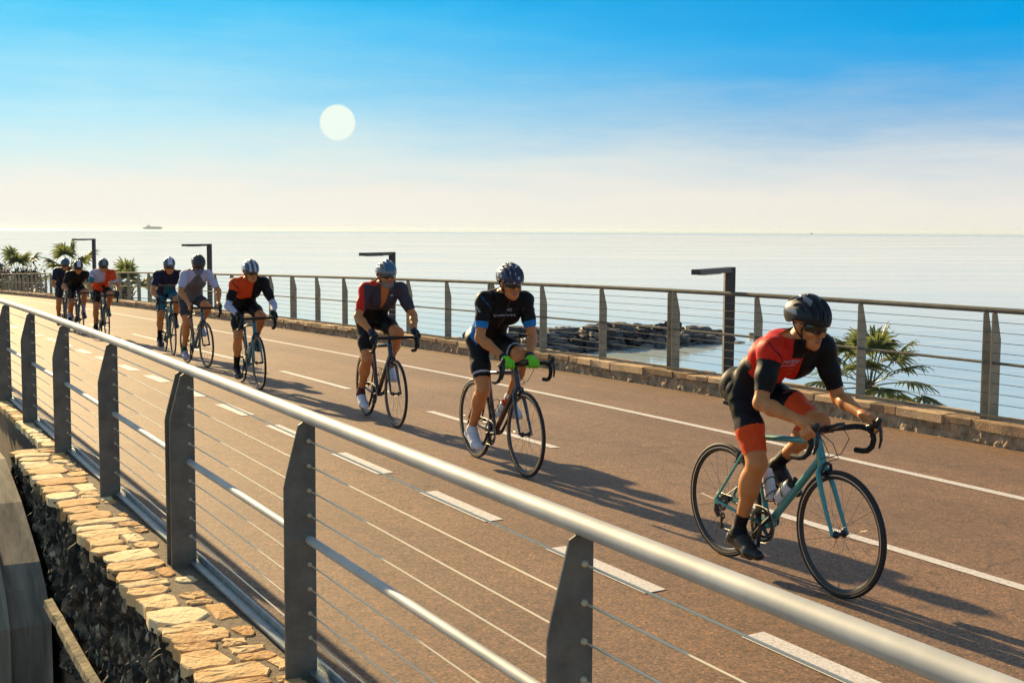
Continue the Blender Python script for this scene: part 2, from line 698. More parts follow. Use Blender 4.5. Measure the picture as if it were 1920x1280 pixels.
def flag_poly(b, o0, o1, s0, s1, z, th, rnd, jit=0.018, wr=Wr, cutk=.8):
    """one flat irregular stone: polygon top with a worn rounded rim"""
    co, cs = (o0 + o1) / 2, (s0 + s1) / 2
    ring = []
    c = min(o1 - o0, s1 - s0) * cutk
    raw = []
    cut = [c * rnd.uniform(.1, .36) for _ in range(4)]
    raw += [(o0, s0 + cut[0]), (o0 + cut[0] * rnd.uniform(.7, 1.5), s0), ((o0 + o1) / 2, s0), (o1 - cut[1] * rnd.uniform(.7, 1.5), s0), (o1, s0 + cut[1]),
            (o1, (s0 + s1) / 2), (o1, s1 - cut[2]), (o1 - cut[2] * rnd.uniform(.7, 1.5), s1), ((o0 + o1) / 2, s1), (o0 + cut[3] * rnd.uniform(.7, 1.5), s1), (o0, s1 - cut[3]), (o0, (s0 + s1) / 2)]
    ring = [(o + rnd.uniform(-jit, jit), s + rnd.uniform(-jit, jit)) for o, s in raw]
    n = len(ring)
    tilt = (rnd.uniform(-.018, .018), rnd.uniform(-.018, .018))

    def zz(o, s, h):
        return z + h + (o - co) * tilt[0] + (s - cs) * tilt[1]
    vs = []
    for (k, h) in ((1.0, -th), (1.0, -0.006), (0.97, -0.001), (0.90, 0.001), (0.45, 0.002)):
        for (o, s) in ring:
            oo, s2 = co + (o - co) * k, cs + (s - cs) * k
            vs.append(wr(oo, s2, zz(oo, s2, h) + (rnd.uniform(-.003, .003) if h > -.005 else 0)))
    vs.append(wr(co, cs, zz(co, cs, 0.004)))
    fs = []
    for r in range(4):
        for i in range(n):
            fs.append((r * n + i, r * n + (i + 1) % n, (r + 1) * n + (i + 1) % n, (r + 1) * n + i))
    for i in range(n):
        fs.append((4 * n + i, 4 * n + (i + 1) % n, 5 * n))
    b.add(vs, fs, 0, rnd.random())


def rough_face(b, oc, sgn, s0, s1, z0, z1, step, amp, vstretch=2.2, rel=True, seed=0.0):
    """a rubble face: each cell of a voronoi field stands out by its own amount"""
    ns_, nz_ = int((s1 - s0) / step), max(3, int((z1 - z0) / step))
    vs, fs = [], []
    for i in range(ns_ + 1):
        s = s0 + (s1 - s0) * i / ns_
        for j in range(nz_ + 1):
            z = z0 + (z1 - z0) * j / nz_
            p = Vector((s * 9 + seed, z * 9 / vstretch, seed))
            d, pts = noise.voronoi(p)
            edge = min(1.0, (d[1] - d[0]) * 2.6)
            cell = noise.cell(pts[0] * 7.7)
            h = amp * (edge ** .5 * (0.45 + 0.75 * cell)) + amp * (0.45 if vstretch > 1.5 else .4) * noise.fractal(Vector((s * 34, z * 13, seed)), 1.0, 2.0, 3)
            o = oc + sgn * (h - amp * .2)
            vs.append(Wr(o, s, z) if rel else W(o, s, z))
    w_ = nz_ + 1
    for i in range(ns_):
        for j in range(nz_):
            q = (i * w_ + j, i * w_ + j + 1, (i + 1) * w_ + j + 1, (i + 1) * w_ + j)
            b.add([], [], 0)
            fs.append(q if sgn > 0 else tuple(reversed(q)))
    k = len(b.v)
    b.v.extend([tuple(v) for v in vs])
    for f in fs:
        b.f.append(tuple(i + k for i in f))
        b.mi.append(0)
        b.tint.append(noise.noise(Vector(vs[f[0]]) * 11) * .5 + .5)


def wall_core(b, o0, o1, s0, s1, z0, z1, ds=1.0):
    n = max(1, int((s1 - s0) / ds))
    vs, fs = [], []
    for i in range(n + 1):
        s = s0 + (s1 - s0) * i / n
        vs += [Wr(o0, s, z0), Wr(o1, s, z0), Wr(o1, s, z1), Wr(o0, s, z1)]
    for i in range(n):
        for j in range(4):
            fs.append((4 * i + j, 4 * i + (j + 1) % 4, 4 * i + 4 + (j + 1) % 4, 4 * i + 4 + j))
    fs.append((3, 2, 1, 0))
    fs.append(tuple(4 * n + j for j in range(4)))
    b.add(vs, fs)


# near wall (under the camera's side of the road)
rnd = random.Random(5)
nw = empty('stone_wall', W(1.5, 4, 0))
tag(nw, 'shaded rubble stone wall topped with honey coloured flat stones beside the near railing', 'wall')
NWI = nw.matrix_basis.inverted() if False else None


def under(o, parent):
    """parent without moving: the mesh is in world coordinates"""
    o.parent = parent
    o.matrix_parent_inverse = Matrix.Translation(-parent.location)
    return o


b = MB()
wall_core(b, 1.345, 1.80, -3, 11.6, -2.6, .054)
wall_core(b, 1.62, 1.80, 11.6, 40, -2.6, .052)
under(b.build('wall_core', m_mortar, smooth=False), nw)
b = MB()
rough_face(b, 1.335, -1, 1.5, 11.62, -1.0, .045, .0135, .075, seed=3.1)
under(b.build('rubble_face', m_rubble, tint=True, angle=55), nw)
b = MB()
s = -1.0
while s < 11.5:
    L = rnd.uniform(.12, .30)
    e = min(s + L, 11.58)
    wbig = rnd.choice([rnd.uniform(.22, .30), rnd.uniform(.26, .37), rnd.uniform(.18, .24)])
    o0 = 1.292 + rnd.uniform(-.012, .014)
    g = rnd.uniform(.010, .020)
    flag_poly(b, o0, o0 + wbig, s + g * .7, e - g * .4, .062 + rnd.uniform(-.002, .003), .06, rnd)
    oi = o0 + wbig + rnd.uniform(.018, .035)
    while oi < 1.63:
        wi = min(rnd.uniform(.09, .17), 1.69 - oi)
        if wi < .05:
            break
        if L > .2 and rnd.random() < .5:
            mid = s + L * rnd.uniform(.4, .6)
            flag_poly(b, oi, oi + wi, s + g, mid - .01, .060 + rnd.uniform(-.002, .003), .05, rnd, .012)
            if rnd.random() < .75:
                flag_poly(b, oi, oi + wi, mid + .01, e - g * .5, .060 + rnd.uniform(-.002, .003), .05, rnd, .012)
        elif rnd.random() < .85:
            sh = rnd.uniform(-.03, .03)
            flag_poly(b, oi, oi + wi, s + g + sh, e - g * .5 + sh, .060 + rnd.uniform(-.002, .003), .05, rnd, .014)
        oi += wi + rnd.uniform(.018, .04)
    s = e
s = 11.62
while s < 38:
    e = s + rnd.uniform(.14, .3)
    flag_poly(b, 1.565 + rnd.uniform(-.01, .015), 1.70, s + .012, e - .01, .06 + rnd.uniform(-.005, .005), .06, rnd, .012)
    s = e
under(b.build('capstones', m_cap, tint=True, smooth=False), nw)

# weathered concrete buttress and footing outside the wall
m_conc = mat('weathered_concrete', (.46, .40, .30), rough=0.95, col2=(.15, .13, .10), vscale=1.0, stretch=(9, 1.3, .9), bump=1.0, bscale=1.6, detail=9)
for n_ in list(m_conc.node_tree.nodes):
    if n_.type == 'MAPPING':
        pre_ = m_conc.node_tree.nodes.new('ShaderNodeMapping')
        pre_.inputs['Rotation'].default_value = (0, 0, -YAW)
        m_conc.node_tree.links.new(n_.inputs[0].links[0].from_socket, pre_.inputs[0])
        m_conc.node_tree.links.new(pre_.outputs[0], n_.inputs[0])
        break


def prism_s(b, prof_sz, o0, o1, seg=1):
    n = len(prof_sz)
    vs = []
    for i in range(seg + 1):
        o = o0 + (o1 - o0) * i / seg
        vs += [W(o, s_, z_) for (s_, z_) in prof_sz]
    fs = [tuple(range(n)), tuple(reversed(range(seg * n, seg * n + n)))]
    for i in range(seg):
        for j in range(n):
            fs.append((i * n + (j + 1) % n, i * n + j, (i + 1) * n + j, (i + 1) * n + (j + 1) % n))
    b.add(vs, fs)


bt = empty('concrete_buttress', W(.9, 10, -2.6))
tag(bt, 'weathered streaked concrete buttress leaning against the outer face of the near stone wall', 'buttress')
rb = random.Random(2)
for (o0, o1, f0, dz) in ((.20, .98, 9.04, .03), (.984, 1.262, 9.16, .0)):
    b = MB()
    prism_s(b, [(f0 - .05, -2.7), (f0 - .03, -1.6), (f0, -.80 + dz), (f0 + .22, -.60 + dz), (f0 + .5, -.48 + dz), (10.6, -.22 + dz), (11.62, -.04 + dz * .5), (14.5, -.10), (14.5, -2.7)], o0, o1)
    under(b.build('buttress_block', m_conc, smooth=False), bt)
ft = MB()
m_ledge = mat('ledge_concrete', (.34, .27, .16), rough=0.95, col2=(.10, .085, .055), vscale=9, bump=1.0, bscale=22, detail=9)
vs, fs = [], []
for i in range(61):
    s_ = 2.0 + 7.1 * i / 60
    q_ = noise.noise(Vector((s_ * 4, 0, 3))) * .014
    z_ = -.70 + .085 * (s_ - 2) / 7.1
    vs += [W(1.207 + q_, s_, z_ - .05), W(1.262, s_, z_ - .06), W(1.262, s_, z_ + .012 + q_), W(1.212 + q_ * 1.5, s_, z_ - q_)]
for i in range(60):
    for j in range(4):
        fs.append((4 * i + j, 4 * i + (j + 1) % 4, 4 * i + 4 + (j + 1) % 4, 4 * i + 4 + j))
ft.add(vs, fs)
tag(ft.build('footing_ledge', m_ledge, smooth=False), 'narrow pale concrete ledge running along the foot of the shaded rubble wall', 'ledge')

# far wall on the sea side
fw = empty('stone_wall', W(10.4, 20, 0))
tag(fw, 'low rough stone wall with pale coping under the seaward railing', 'wall')
b = MB()
wall_core(b, 10.30, 10.74, -6, 135, -2.6, .0)
under(b.build('wall_core', m_mortar, smooth=False), fw)
b = MB()
rough_face(b, 10.27, -1, 3.0, 40, -.42, .02, .03, .035, vstretch=1.0, seed=8.8)
rough_face(b, 10.29, -1, 40, 130, -.42, .0, .12, .05, vstretch=1.0, seed=8.8)
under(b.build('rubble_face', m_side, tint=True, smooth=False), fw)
b = MB()
s = -4.0
rnd = random.Random(9)
while s < 130:
    e = s + rnd.uniform(.25, 1.0) * (1 if s < 45 else 2)
    zz = .05 + rnd.uniform(-.010, .004)
    flag_poly(b, 10.225 + rnd.uniform(-.012, .02), 10.47, s + .004, e - .002, zz, .055 + rnd.uniform(0, .05), rnd, .010, cutk=.25)
    flag_poly(b, 10.49, 10.76 + rnd.uniform(-.03, .02), s + .03, e + .01, zz - .005, .06, rnd, .012)
    s = e
under(b.build('capstones', m_cap2, tint=True, smooth=False), fw)

# ------------------------------------------------------------------ railings
m_steel = mat('galvanised_steel', (.42, .41, .38), rough=0.42, metal=0.75, var=0.12, vscale=14, bump=0.12, bscale=40)
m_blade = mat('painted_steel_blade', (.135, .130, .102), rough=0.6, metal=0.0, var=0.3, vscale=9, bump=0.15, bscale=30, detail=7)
m_rail = mat('brushed_handrail', (.50, .49, .455), rough=0.6, metal=0.1, var=0.14, vscale=5, spec=0.4)
m_cable = mat('steel_cable', (.78, .66, .46), rough=0.38, metal=0.35)
m_blade_far = mat('tan_steel_blade', (.36, .30, .20), rough=0.7, var=0.25, vscale=5)  # far posts: lighter and tanner than the near blades
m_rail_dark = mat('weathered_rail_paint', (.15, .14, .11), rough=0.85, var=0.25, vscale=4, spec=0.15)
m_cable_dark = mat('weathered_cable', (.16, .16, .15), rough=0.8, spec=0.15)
m_flange = mat('base_flange', (.20, .25, .27), rough=0.45, metal=0.5, var=0.25, vscale=10)


FIT = {}


def railing(name, label, oc, side, posts, doubles, base, s0, s1, fine):
    """side=-1: blades lean to smaller o.  Blade plane is across the rail, straight edge on the road side."""
    root = empty(name, W(oc, s0, 0))
    tag(root, label, 'railing')
    zt = 1.16

    def line(o, z, r, nm, m, n=8, step=1.0):
        b_ = MB()
        k = max(2, int((s1 - s0) / step))
        b_.tube([Wr(o, s0 + (s1 - s0) * i / k, z) for i in range(k + 1)], r, n)
        return under(b_.build(nm, m), root)
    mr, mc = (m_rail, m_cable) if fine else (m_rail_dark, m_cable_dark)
    line(oc, zt, .029, 'handrail', mr, 20, .5)
    zm = base + .573
    line(oc, zm, .0185 if fine else .015, 'mid_rail', mr, 12)
    for k in (-4, -3, -2, -1, 1, 2, 3, 4):
        line(oc, zm + k * .104, .0032 if fine else .0036, 'cable', mc, 6)
    b_ = MB()
    k = max(2, int((s1 - s0) / 1.0))
    for (oo, w_, zz, h_) in ((oc - side * .045, .012, base + .034, .03), (oc - side * .02, .06, base + .012, .012))[:2 if fine else 1]:
        vs, fs = [], []
        for i in range(k + 1):
            s_ = s0 + (s1 - s0) * i / k
            vs += [Wr(oo - w_ / 2, s_, zz - h_ / 2), Wr(oo + w_ / 2, s_, zz - h_ / 2), Wr(oo + w_ / 2, s_, zz + h_ / 2), Wr(oo - w_ / 2, s_, zz + h_ / 2)]
        for i in range(k):
            for j in range(4):
                fs.append((4 * i + j, 4 * i + (j + 1) % 4, 4 * i + 4 + (j + 1) % 4, 4 * i + 4 + j))
        b_.add(vs, fs)
    under(b_.build('base_rail', m_flange if fine else m_rail_dark), root)
    th = .011

    def post(s_, t=th):
        b1 = MB()
        i0 = oc - side * .030                      # straight edge
        pr = [(i0, base - .02), (i0 + side * .138, base - .02), (i0 + side * .138, base + .80), (i0 + side * .125, base + .86), (i0 + side * .074, zt - .034), (i0 + side * .055, zt - .022),
              (oc + side * .0, zt - .028), (i0, zt - .034)]
        n = len(pr)
        c = 0.003
        co = sum(p[0] for p in pr) / n
        cz = sum(p[1] for p in pr) / n
        vs = []
        for (ds, inn) in ((-t / 2, c), (-t / 2 + c * .8, 0), (t / 2 - c * .8, 0), (t / 2, c)):
            for (o, z) in pr:
                vs.append(Wr(o - inn * (1 if o > co else -1), s_ + ds, z - inn * (1 if z > cz else -1) * .5))
        fs = [tuple(range(n)), tuple(reversed(range(3 * n, 4 * n)))]
        for r in range(3):
            for j in range(n):
                fs.append((r * n + (j + 1) % n, r * n + j, (r + 1) * n + j, (r + 1) * n + (j + 1) % n))
        b1.add(vs, fs)
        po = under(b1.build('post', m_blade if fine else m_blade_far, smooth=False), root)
        if fine:
            for k_ in (-4, -3, -2, -1, 1, 2, 3, 4):
                key = 'fit%.3f' % t
                if key not in FIT:
                    b2 = MB()
                    L_ = t / 2
                    b2.lathe([(.005, -L_ - .014), (.006, -L_ - .011), (.0095, -L_ - .006), (.0095, L_ + .006), (.006, L_ + .011), (.005, L_ + .014)], (0, 0, 0), Matrix.Rotation(-pi / 2, 3, 'X'), 10)
                    bo = b2.build('cable_fitting', m_cable)
                    FIT[key] = bo
                else:
                    bo = FIT[key].copy()
                    COL.objects.link(bo)
                bo.parent = po
                bo.matrix_parent_inverse = Matrix.Identity(4)
                bo.location = Wr(oc, s_, zm + k_ * .104)
                bo.rotation_euler = (0, 0, YAW)
        return po
    for s_ in posts:
        post(s_)
    for s_ in doubles:
        post(s_ - .055)
        post(s_ + .055)
    return root


near_posts = [0.75, 2.83, 5.03, 9.18, 11.25, 13.28, 15.3, 17.4, 21.5, 23.6, 25.7]
railing('cable_railing', 'thick pale handrail with blade posts and steel cables crossing the foreground', 1.72, -1, near_posts, [7.10, 19.45], .07, -1.2, 30, True)
fp, fd = [], []
for k in range(-3, 58):
    s_ = 9.2 + 1.865 * k
    (fd if k % 3 == 0 else fp).append(s_)
railing('cable_railing', 'thin dark cable railing along the seaward edge of the road behind the cyclists', 10.40, 1, fp, fd, .05, 2.5, 118, False)

# ------------------------------------------------------------------ lamps on the lower promenade
m_lamp = mat('dark_lamp_steel', (.075, .066, .060), rough=0.55, metal=0.3, var=0.2, vscale=12)
m_led = mat('lamp_diffuser', (.45, .45, .42), rough=0.3)
lamps = [(1367, 18.1, 'dark L-shaped lamp post standing between the two leading cyclists', 1.30),
         (735, 29.0, 'dark L-shaped lamp post rising behind the helmet of the cyclist in dark grey jersey', 1.15),
         (393, 43.0, 'dark L-shaped lamp post behind the cyclist with white sleeves', 1.2),
         (177, 62.0, 'smallest most distant L-shaped lamp post beside the fan palm on the left', 1.25)]
for (px, d, lab, L) in lamps:
    x = (px - 960) / 2400 * d
    root = empty('street_lamp', (x, d, -2.4))
    tag(root, lab, 'lamp', 'lamp posts along the promenade')
    hgt = 1.43 + 2.4
    ang = atan2(-.88, -.48)
    rot = Matrix.Rotation(ang, 3, 'Z')
    b = MB()
    b.box((0, 0, hgt / 2), .145, .145, hgt)
    b.build('lamp_pole', m_lamp, root, smooth=False)
    b = MB()
    dx, dy = cos(ang), sin(ang)
    b.box((dx * (L / 2 + .05), dy * (L / 2 + .05), hgt - .037), L, .13, .07, rot)
    ar = b.build('lamp_arm', m_lamp, root, smooth=False)
    b = MB()
    b.box((dx * (L * .62), dy * (L * .62), hgt - .078), L * .5, .09, .01, rot)
    b.build('diffuser', m_led, ar, smooth=False)
    b = MB()
    b.box((0, 0, .012), .34, .34, .024)
    for a in range(4):
        b.lathe([(.014, 0), (.014, .03)], (.13 * (1 if a % 2 else -1), .13 * (1 if a > 1 else -1), .024), None, 8)
    b.build('base_plate', m_lamp, root, smooth=False)

# ------------------------------------------------------------------ sun disc, ship, boat, breakwater


def ray_dir(px, py):
    u, v = (px - 960) / 2400, -(py - 640) / 2400
    return (cam.rotation_euler.to_matrix() @ Vector((u, v, -1))).normalized()


D_ = 45000
dv = ray_dir(633, 230)
b = MB()
rr_ = 30.5 / 2400 * D_
prof_ = [(rr_ * sin(pi * i / 24) + .01, -rr_ * cos(pi * i / 24)) for i in range(25)]
b.lathe(prof_, (0, 0, 0), None, 48)
kx = 1 / 2 ** EXPO
m_disc = mat('pale_sun', (0, 0, 0), rough=1, spec=0, emit=tuple(c * kx for c in lin(240, 252, 240)))
sd = b.build('sun_disc', m_disc)
sd.location = Vector((0, 0, CAM_H)) + dv * D_
for (k_, a_) in ((1.035, .62), (1.07, .40), (1.105, .22)):
    b = MB()
    b.lathe([(r * k_, z * k_) for r, z in prof_], (0, 0, 0), None, 48)
    mg = bpy.data.materials.new('sun_halo')
    mg.use_nodes = True
    t_ = mg.node_tree
    t_.nodes.clear()
    e_, tr_, mx_, ou_ = (N(t_, 'ShaderNodeEmission'), N(t_, 'ShaderNodeBsdfTransparent'), N(t_, 'ShaderNodeMixShader'), N(t_, 'ShaderNodeOutputMaterial'))
    e_.inputs[0].default_value = (*[c * kx for c in lin(240, 253, 243)], 1)
    mx_.inputs[0].default_value = 1 - sqrt(1 - a_)
    t_.links.new(tr_.outputs[0], mx_.inputs[1])
    t_.links.new(e_.outputs[0], mx_.inputs[2])
    t_.links.new(mx_.outputs[0], ou_.inputs[0])
    b.build('halo', mg, sd)
tag(sd, 'pale white round sun disc hanging in the hazy blue sky', 'sun')

m_ship = mat('distant_ship_hull', (.20, .30, .32), rough=0.6, var=0.1)
m_ship2 = mat('distant_ship_white', (.42, .52, .54), rough=0.6)
sh = empty('ship', (-(960 - 288) / 2400 * 6000, 6000, SEA))
tag(sh, 'faint long cargo ship on the left part of the horizon', 'ship')
b = MB()
hw = 46
pr = [(-hw, 8.5), (-hw + 5, 0.2), (hw - 8, 0.2), (hw, 9.5), (hw - 12, 8.5)]
vs = [(x, y, z + 3) for y in (-7, 7) for (x, z) in pr]
b.add(vs, [(0, 1, 2, 3, 4), (9, 8, 7, 6, 5)] + [(j, j + 5, (j + 1) % 5 + 5, (j + 1) % 5) for j in range(5)])
b.build('hull', m_ship, sh, smooth=False)
b = MB()
b.box((-18, 0, 14), 24, 11, 6)
b.box((-20, 0, 18.5), 15, 9, 3.5)
b.box((-21, 0, 21.5), 4, 4, 3.5)
b.build('superstructure', m_ship2, sh, smooth=False)
b = MB()
for x in (4, 14, 24, 32):
    b.box((x, 0, 12.6), 8, 10, 2.6 + (x % 3))
b.build('deck_cargo', m_ship, sh, smooth=False)

bo = empty('boat', ((1519 - 960) / 2400 * 3500, 3500, SEA))
tag(bo, 'tiny boat as a speck on the sea below the right half of the horizon', 'boat')
b = MB()
vs = [(-4, -1.2, 1.6), (4.6, 0, 1.9), (-4, 1.2, 1.6), (-3.6, -.8, .1), (3.4, 0, .1), (-3.6, .8, .1)]
b.add(vs, [(0, 1, 2), (5, 4, 3), (0, 3, 4, 1), (1, 4, 5, 2), (2, 5, 3, 0)])
b.build('hull', m_ship2, bo, smooth=False)
b = MB()
b.box((-.8, 0, 2.5), 3, 1.6, 1.8)
b.tube([(-.5, 0, 3.2), (-.5, 0, 6)], .08, 6)
b.build('cabin', m_ship, bo, smooth=False)

m_rock = stone_mat('wet_dark_rock', (.022, .02, .022), (.075, .066, .062), (.19, .165, .145), rough=0.6, scale=1.6)
b = MB()
rnd = random.Random(21)


def boulder(b, c, r, rnd):
    import itertools
    n1, n2 = 7, 9
    sx, sy, sz = r * rnd.uniform(.7, 1.4), r * rnd.uniform(.7, 1.3), r * rnd.uniform(.5, .9)
    a = rnd.uniform(0, pi)
    off = Vector((rnd.uniform(0, 99), rnd.uniform(0, 99), 0))
    vs, fs = [], []
    for i in range(n1 + 1):
        th = pi * i / n1
        for j in range(n2):
            ph = 2 * pi * j / n2
            v = Vector((sin(th) * cos(ph), sin(th) * sin(ph), cos(th)))
            k = 1 + .35 * noise.noise(v * 1.3 + off)
            # facet: squash towards a few planes
            v = Vector((max(-.75, min(.75, v.x)), max(-.75, min(.75, v.y)), max(-.7, min(.7, v.z)))) * k
            x, y = v.x * sx, v.y * sy
            vs.append((c[0] + x * cos(a) - y * sin(a), c[1] + x * sin(a) + y * cos(a), c[2] + v.z * sz))
    for i in range(n1):
        for j in range(n2):
            fs.append((i * n2 + j, (i + 1) * n2 + j, (i + 1) * n2 + (j + 1) % n2, i * n2 + (j + 1) % n2))
    b.add(vs, fs, 0, rnd.random())


for i in range(760):
    t = rnd.random()
    x = -6.5 + 18.8 * t
    d = 60.5 + 13.5 * t
    hmax = 1.15 * min(1, (1 - t) * 4.5 + .12) * min(1, t * 2.2 + .35) * (0.8 + .4 * noise.noise(Vector((t * 9, 0, 0))) + .2)
    u = rnd.uniform(-1, 1)
    z = SEA + hmax * (1 - abs(u) ** 1.6) * rnd.uniform(.5, 1.0) - .12
    boulder(b, (x + rnd.uniform(-.5, .5), d + u * 3.6, z), rnd.uniform(.18, .52), rnd)
stray = []
for (px, d, r) in ((850, 62, .5), (1412, 74.5, .38)):
    rb_ = MB()
    boulder(rb_, ((px - 960) / 2400 * d, d, SEA + .1), r, rnd)
    stray.append((rb_, px))
tag(b.build('rock_breakwater', m_rock, smooth=False, tint=True), 'low dark boulder breakwater lying in the sea behind the second cyclist', 'breakwater')
for rb_, px in stray:
    tag(rb_.build('sea_rock', m_rock, smooth=False, tint=True), 'single low rock in the sea just left of the cyclist with lime gloves' if px < 900 else 'small flat rock in the sea off the right tip of the breakwater', 'rock')

# ------------------------------------------------------------------ palms and shrubs
m_leaf = mat('palm_leaf', (.12, .145, .060), rough=0.45, col2=(.040, .058, .024), vscale=5, detail=3)
m_trunk = mat('palm_trunk', (.16, .115, .07), rough=0.95, var=0.4, vscale=12, bump=1.0, bscale=25)


def leaf_mat_translucent(m, c):
    t = m.node_tree
    b_ = t.nodes['Principled BSDF']
    out = [n for n in t.nodes if n.type == 'OUTPUT_MATERIAL'][0]
    tr = N(t, 'ShaderNodeBsdfTranslucent')
    tr.inputs['Color'].default_value = (*c, 1)
    mx = N(t, 'ShaderNodeMixShader')
    mx.inputs[0].default_value = 0.4
    t.links.new(b_.outputs[0], mx.inputs[1])
    t.links.new(tr.outputs[0], mx.inputs[2])
    t.links.new(mx.outputs[0], out.inputs[0])


leaf_mat_translucent(m_leaf, (.20, .24, .07))


def palm(px, py, d, size, label, seed, nfr=14, base=-2.6):
    rnd = random.Random(seed)
    dv_ = ray_dir(px, py)
    p = Vector((0, 0, CAM_H)) + dv_ * (d / dv_.y)
    root = empty('palm_tree', (p.x, p.y, base))
    tag(root, label, 'palm', 'fan palms beyond the seaward railing')
    h = p.z - base
    b = MB()
    n = 16
    b.tube([(sin(i * .3) * .02, cos(i * .4) * .02, h * i / n) for i in range(n + 1)], [(.15 + .025 * (i % 2)) * size * (1.15 - .3 * i / n) for i in range(n + 1)], 12)
    b.build('trunk', m_trunk, root)
    b = MB()
    for k in range(nfr):
        az = 2 * pi * k * .382 + rnd.uniform(-.25, .25)
        el = radians(78 - 95 * (k / nfr) + rnd.uniform(-10, 10))
        L = size * rnd.uniform(.62, .95)
        dirv = Vector((cos(az) * cos(el), sin(az) * cos(el), sin(el)))
        o0 = Vector((cos(az) * .06, sin(az) * .06, h - .1 + .1 * sin(el)))
        pe = [o0 + dirv * L * t + Vector((0, 0, -.18 * L * t * t * (1.2 - sin(el)))) for t in (0, .35, .7, 1)]
        b.tube(pe, [.016 * size, .013 * size, .011 * size, .008 * size], 5)
        tip = pe[-1]
        dd = (pe[-1] - pe[-2]).normalized()
        sidev = dd.cross(Vector((0, 0, 1)))
        if sidev.length < .1:
            sidev = Vector((-sin(az), cos(az), 0))
        sidev.normalize()
        upv = sidev.cross(dd).normalized()
        nl = 19
        for j in range(nl):
            a = radians(-112 + 224 * j / (nl - 1) + rnd.uniform(-4, 4))
            ld = dd * cos(a) + sidev * sin(a)
            ln = size * rnd.uniform(.52, .66) * (1 - .28 * abs(a) / 2)
            wd = .040 * size
            sv = (dd * -sin(a) + sidev * cos(a))
            vs, fs = [], []
            for (t, w_) in ((0, .35), (.35, 1), (.65, .8), (.85, .4), (1.0, .06)):
                c = tip + ld * ln * t + upv * (.10 * size * t * (1 - t)) + Vector((0, 0, -1)) * (.30 * ln * t ** 3 * rnd.uniform(.7, 1.3))
                vs += [c + sv * wd * w_ + upv * .012 * size, c, c - sv * wd * w_ + upv * .012 * size]
            for q in range(4):
                fs += [(3 * q, 3 * q + 1, 3 * q + 4, 3 * q + 3), (3 * q + 1, 3 * q + 2, 3 * q + 5, 3 * q + 4)]
            b.add(vs, fs)
    b.build('crown', m_leaf, root, smooth=False)
    return root


palm(1630, 714, 18.6, .76, 'fan palm behind the railing beside the leading cyclist on the right', 3, 21)
palm(34, 522, 91, 1.9, 'fan palm above the flowering shrub at the left edge', 4, 11, -4.5)
palm(130, 514, 76, 1.75, 'fan palm rising behind the two dark dressed cyclists', 5, 12, -4.5)
palm(242, 556, 62, 1.6, 'low fan palm seen through the railing right of the cyclist in white and orange', 6, 11, -4.3)

m_bleaf = mat('shrub_leaf', (.07, .075, .03), rough=0.7, col2=(.022, .028, .014), vscale=3)
m_ochre = mat('dry_shrub_leaf', (.30, .15, .06), rough=0.7, col2=(.14, .06, .03), vscale=3)
m_pink = mat('pink_blossom', (.55, .20, .18), rough=0.6, col2=(.32, .08, .08), vscale=4)


def shrub(px, py, d, w, h, label, seed, mats_, n=900):
    rnd = random.Random(seed)
    dv_ = ray_dir(px, py)
    p = Vector((0, 0, CAM_H)) + dv_ * (d / dv_.y)
    root = empty('shrub', (p.x, p.y, p.z - h * .45))
    tag(root, label, 'shrub', 'shrubs behind the far end of the railing')
    b = MB()
    for k in range(9):
        a = 2 * pi * k / 9
        b.tube([(0, 0, 0), (cos(a) * w * .15, sin(a) * w * .15, h * .5), (cos(a) * w * .33, sin(a) * w * .33, h * rnd.uniform(.8, 1.1))], [.05, .03, .012], 5)
    b.build('stems', m_trunk, root)
    b = MB()
    cl = [(rnd.uniform(-.42, .42) * w, rnd.uniform(-.3, .3) * w, h * rnd.uniform(.35, 1.05), rnd.uniform(.18, .34) * h, rnd.choice([0, 0, 1, 2]) if len(mats_) > 2 else 0) for _ in range(20)]
    for k in range(n):
        c = rnd.choice(cl)
        v = Vector((rnd.gauss(0, 1), rnd.gauss(0, 1), rnd.gauss(0, 1))).normalized() * c[3] * rnd.uniform(.6, 1.15)
        q = Vector(c[:3]) + v
        u = Vector((rnd.gauss(0, 1), rnd.gauss(0, 1), rnd.gauss(0, 1))).normalized()
        t = u.cross(Vector((rnd.gauss(0, 1), rnd.gauss(0, 1), rnd.gauss(0, 1)))).normalized()
        L = rnd.uniform(.09, .17)
        b.add([q - u * L, q + t * L * .45, q + u * L, q - t * L * .45], [(0, 1, 2, 3)], c[4])
    b.build('foliage', mats_, root, smooth=False)


shrub(16, 540, 93, 2.9, 2.2, 'ochre and pink flowering shrub behind the railing at the left edge', 31, [m_ochre, m_pink, m_bleaf])
shrub(54, 543, 88, 2.2, 1.9, 'dark green shrub with dry tips between the flowering shrub and the dark cyclists', 32, [m_bleaf, m_bleaf, m_ochre])
shrub(-24, 546, 104, 3.4, 2.2, 'dark leafy shrub cut by the left edge of the picture', 33, [m_bleaf, m_ochre, m_bleaf])
shrub(222, 556, 64, 1.3, 1.0, 'small dark shrub at the foot of the low fan palm', 34, [m_bleaf, m_bleaf, m_bleaf], 500)
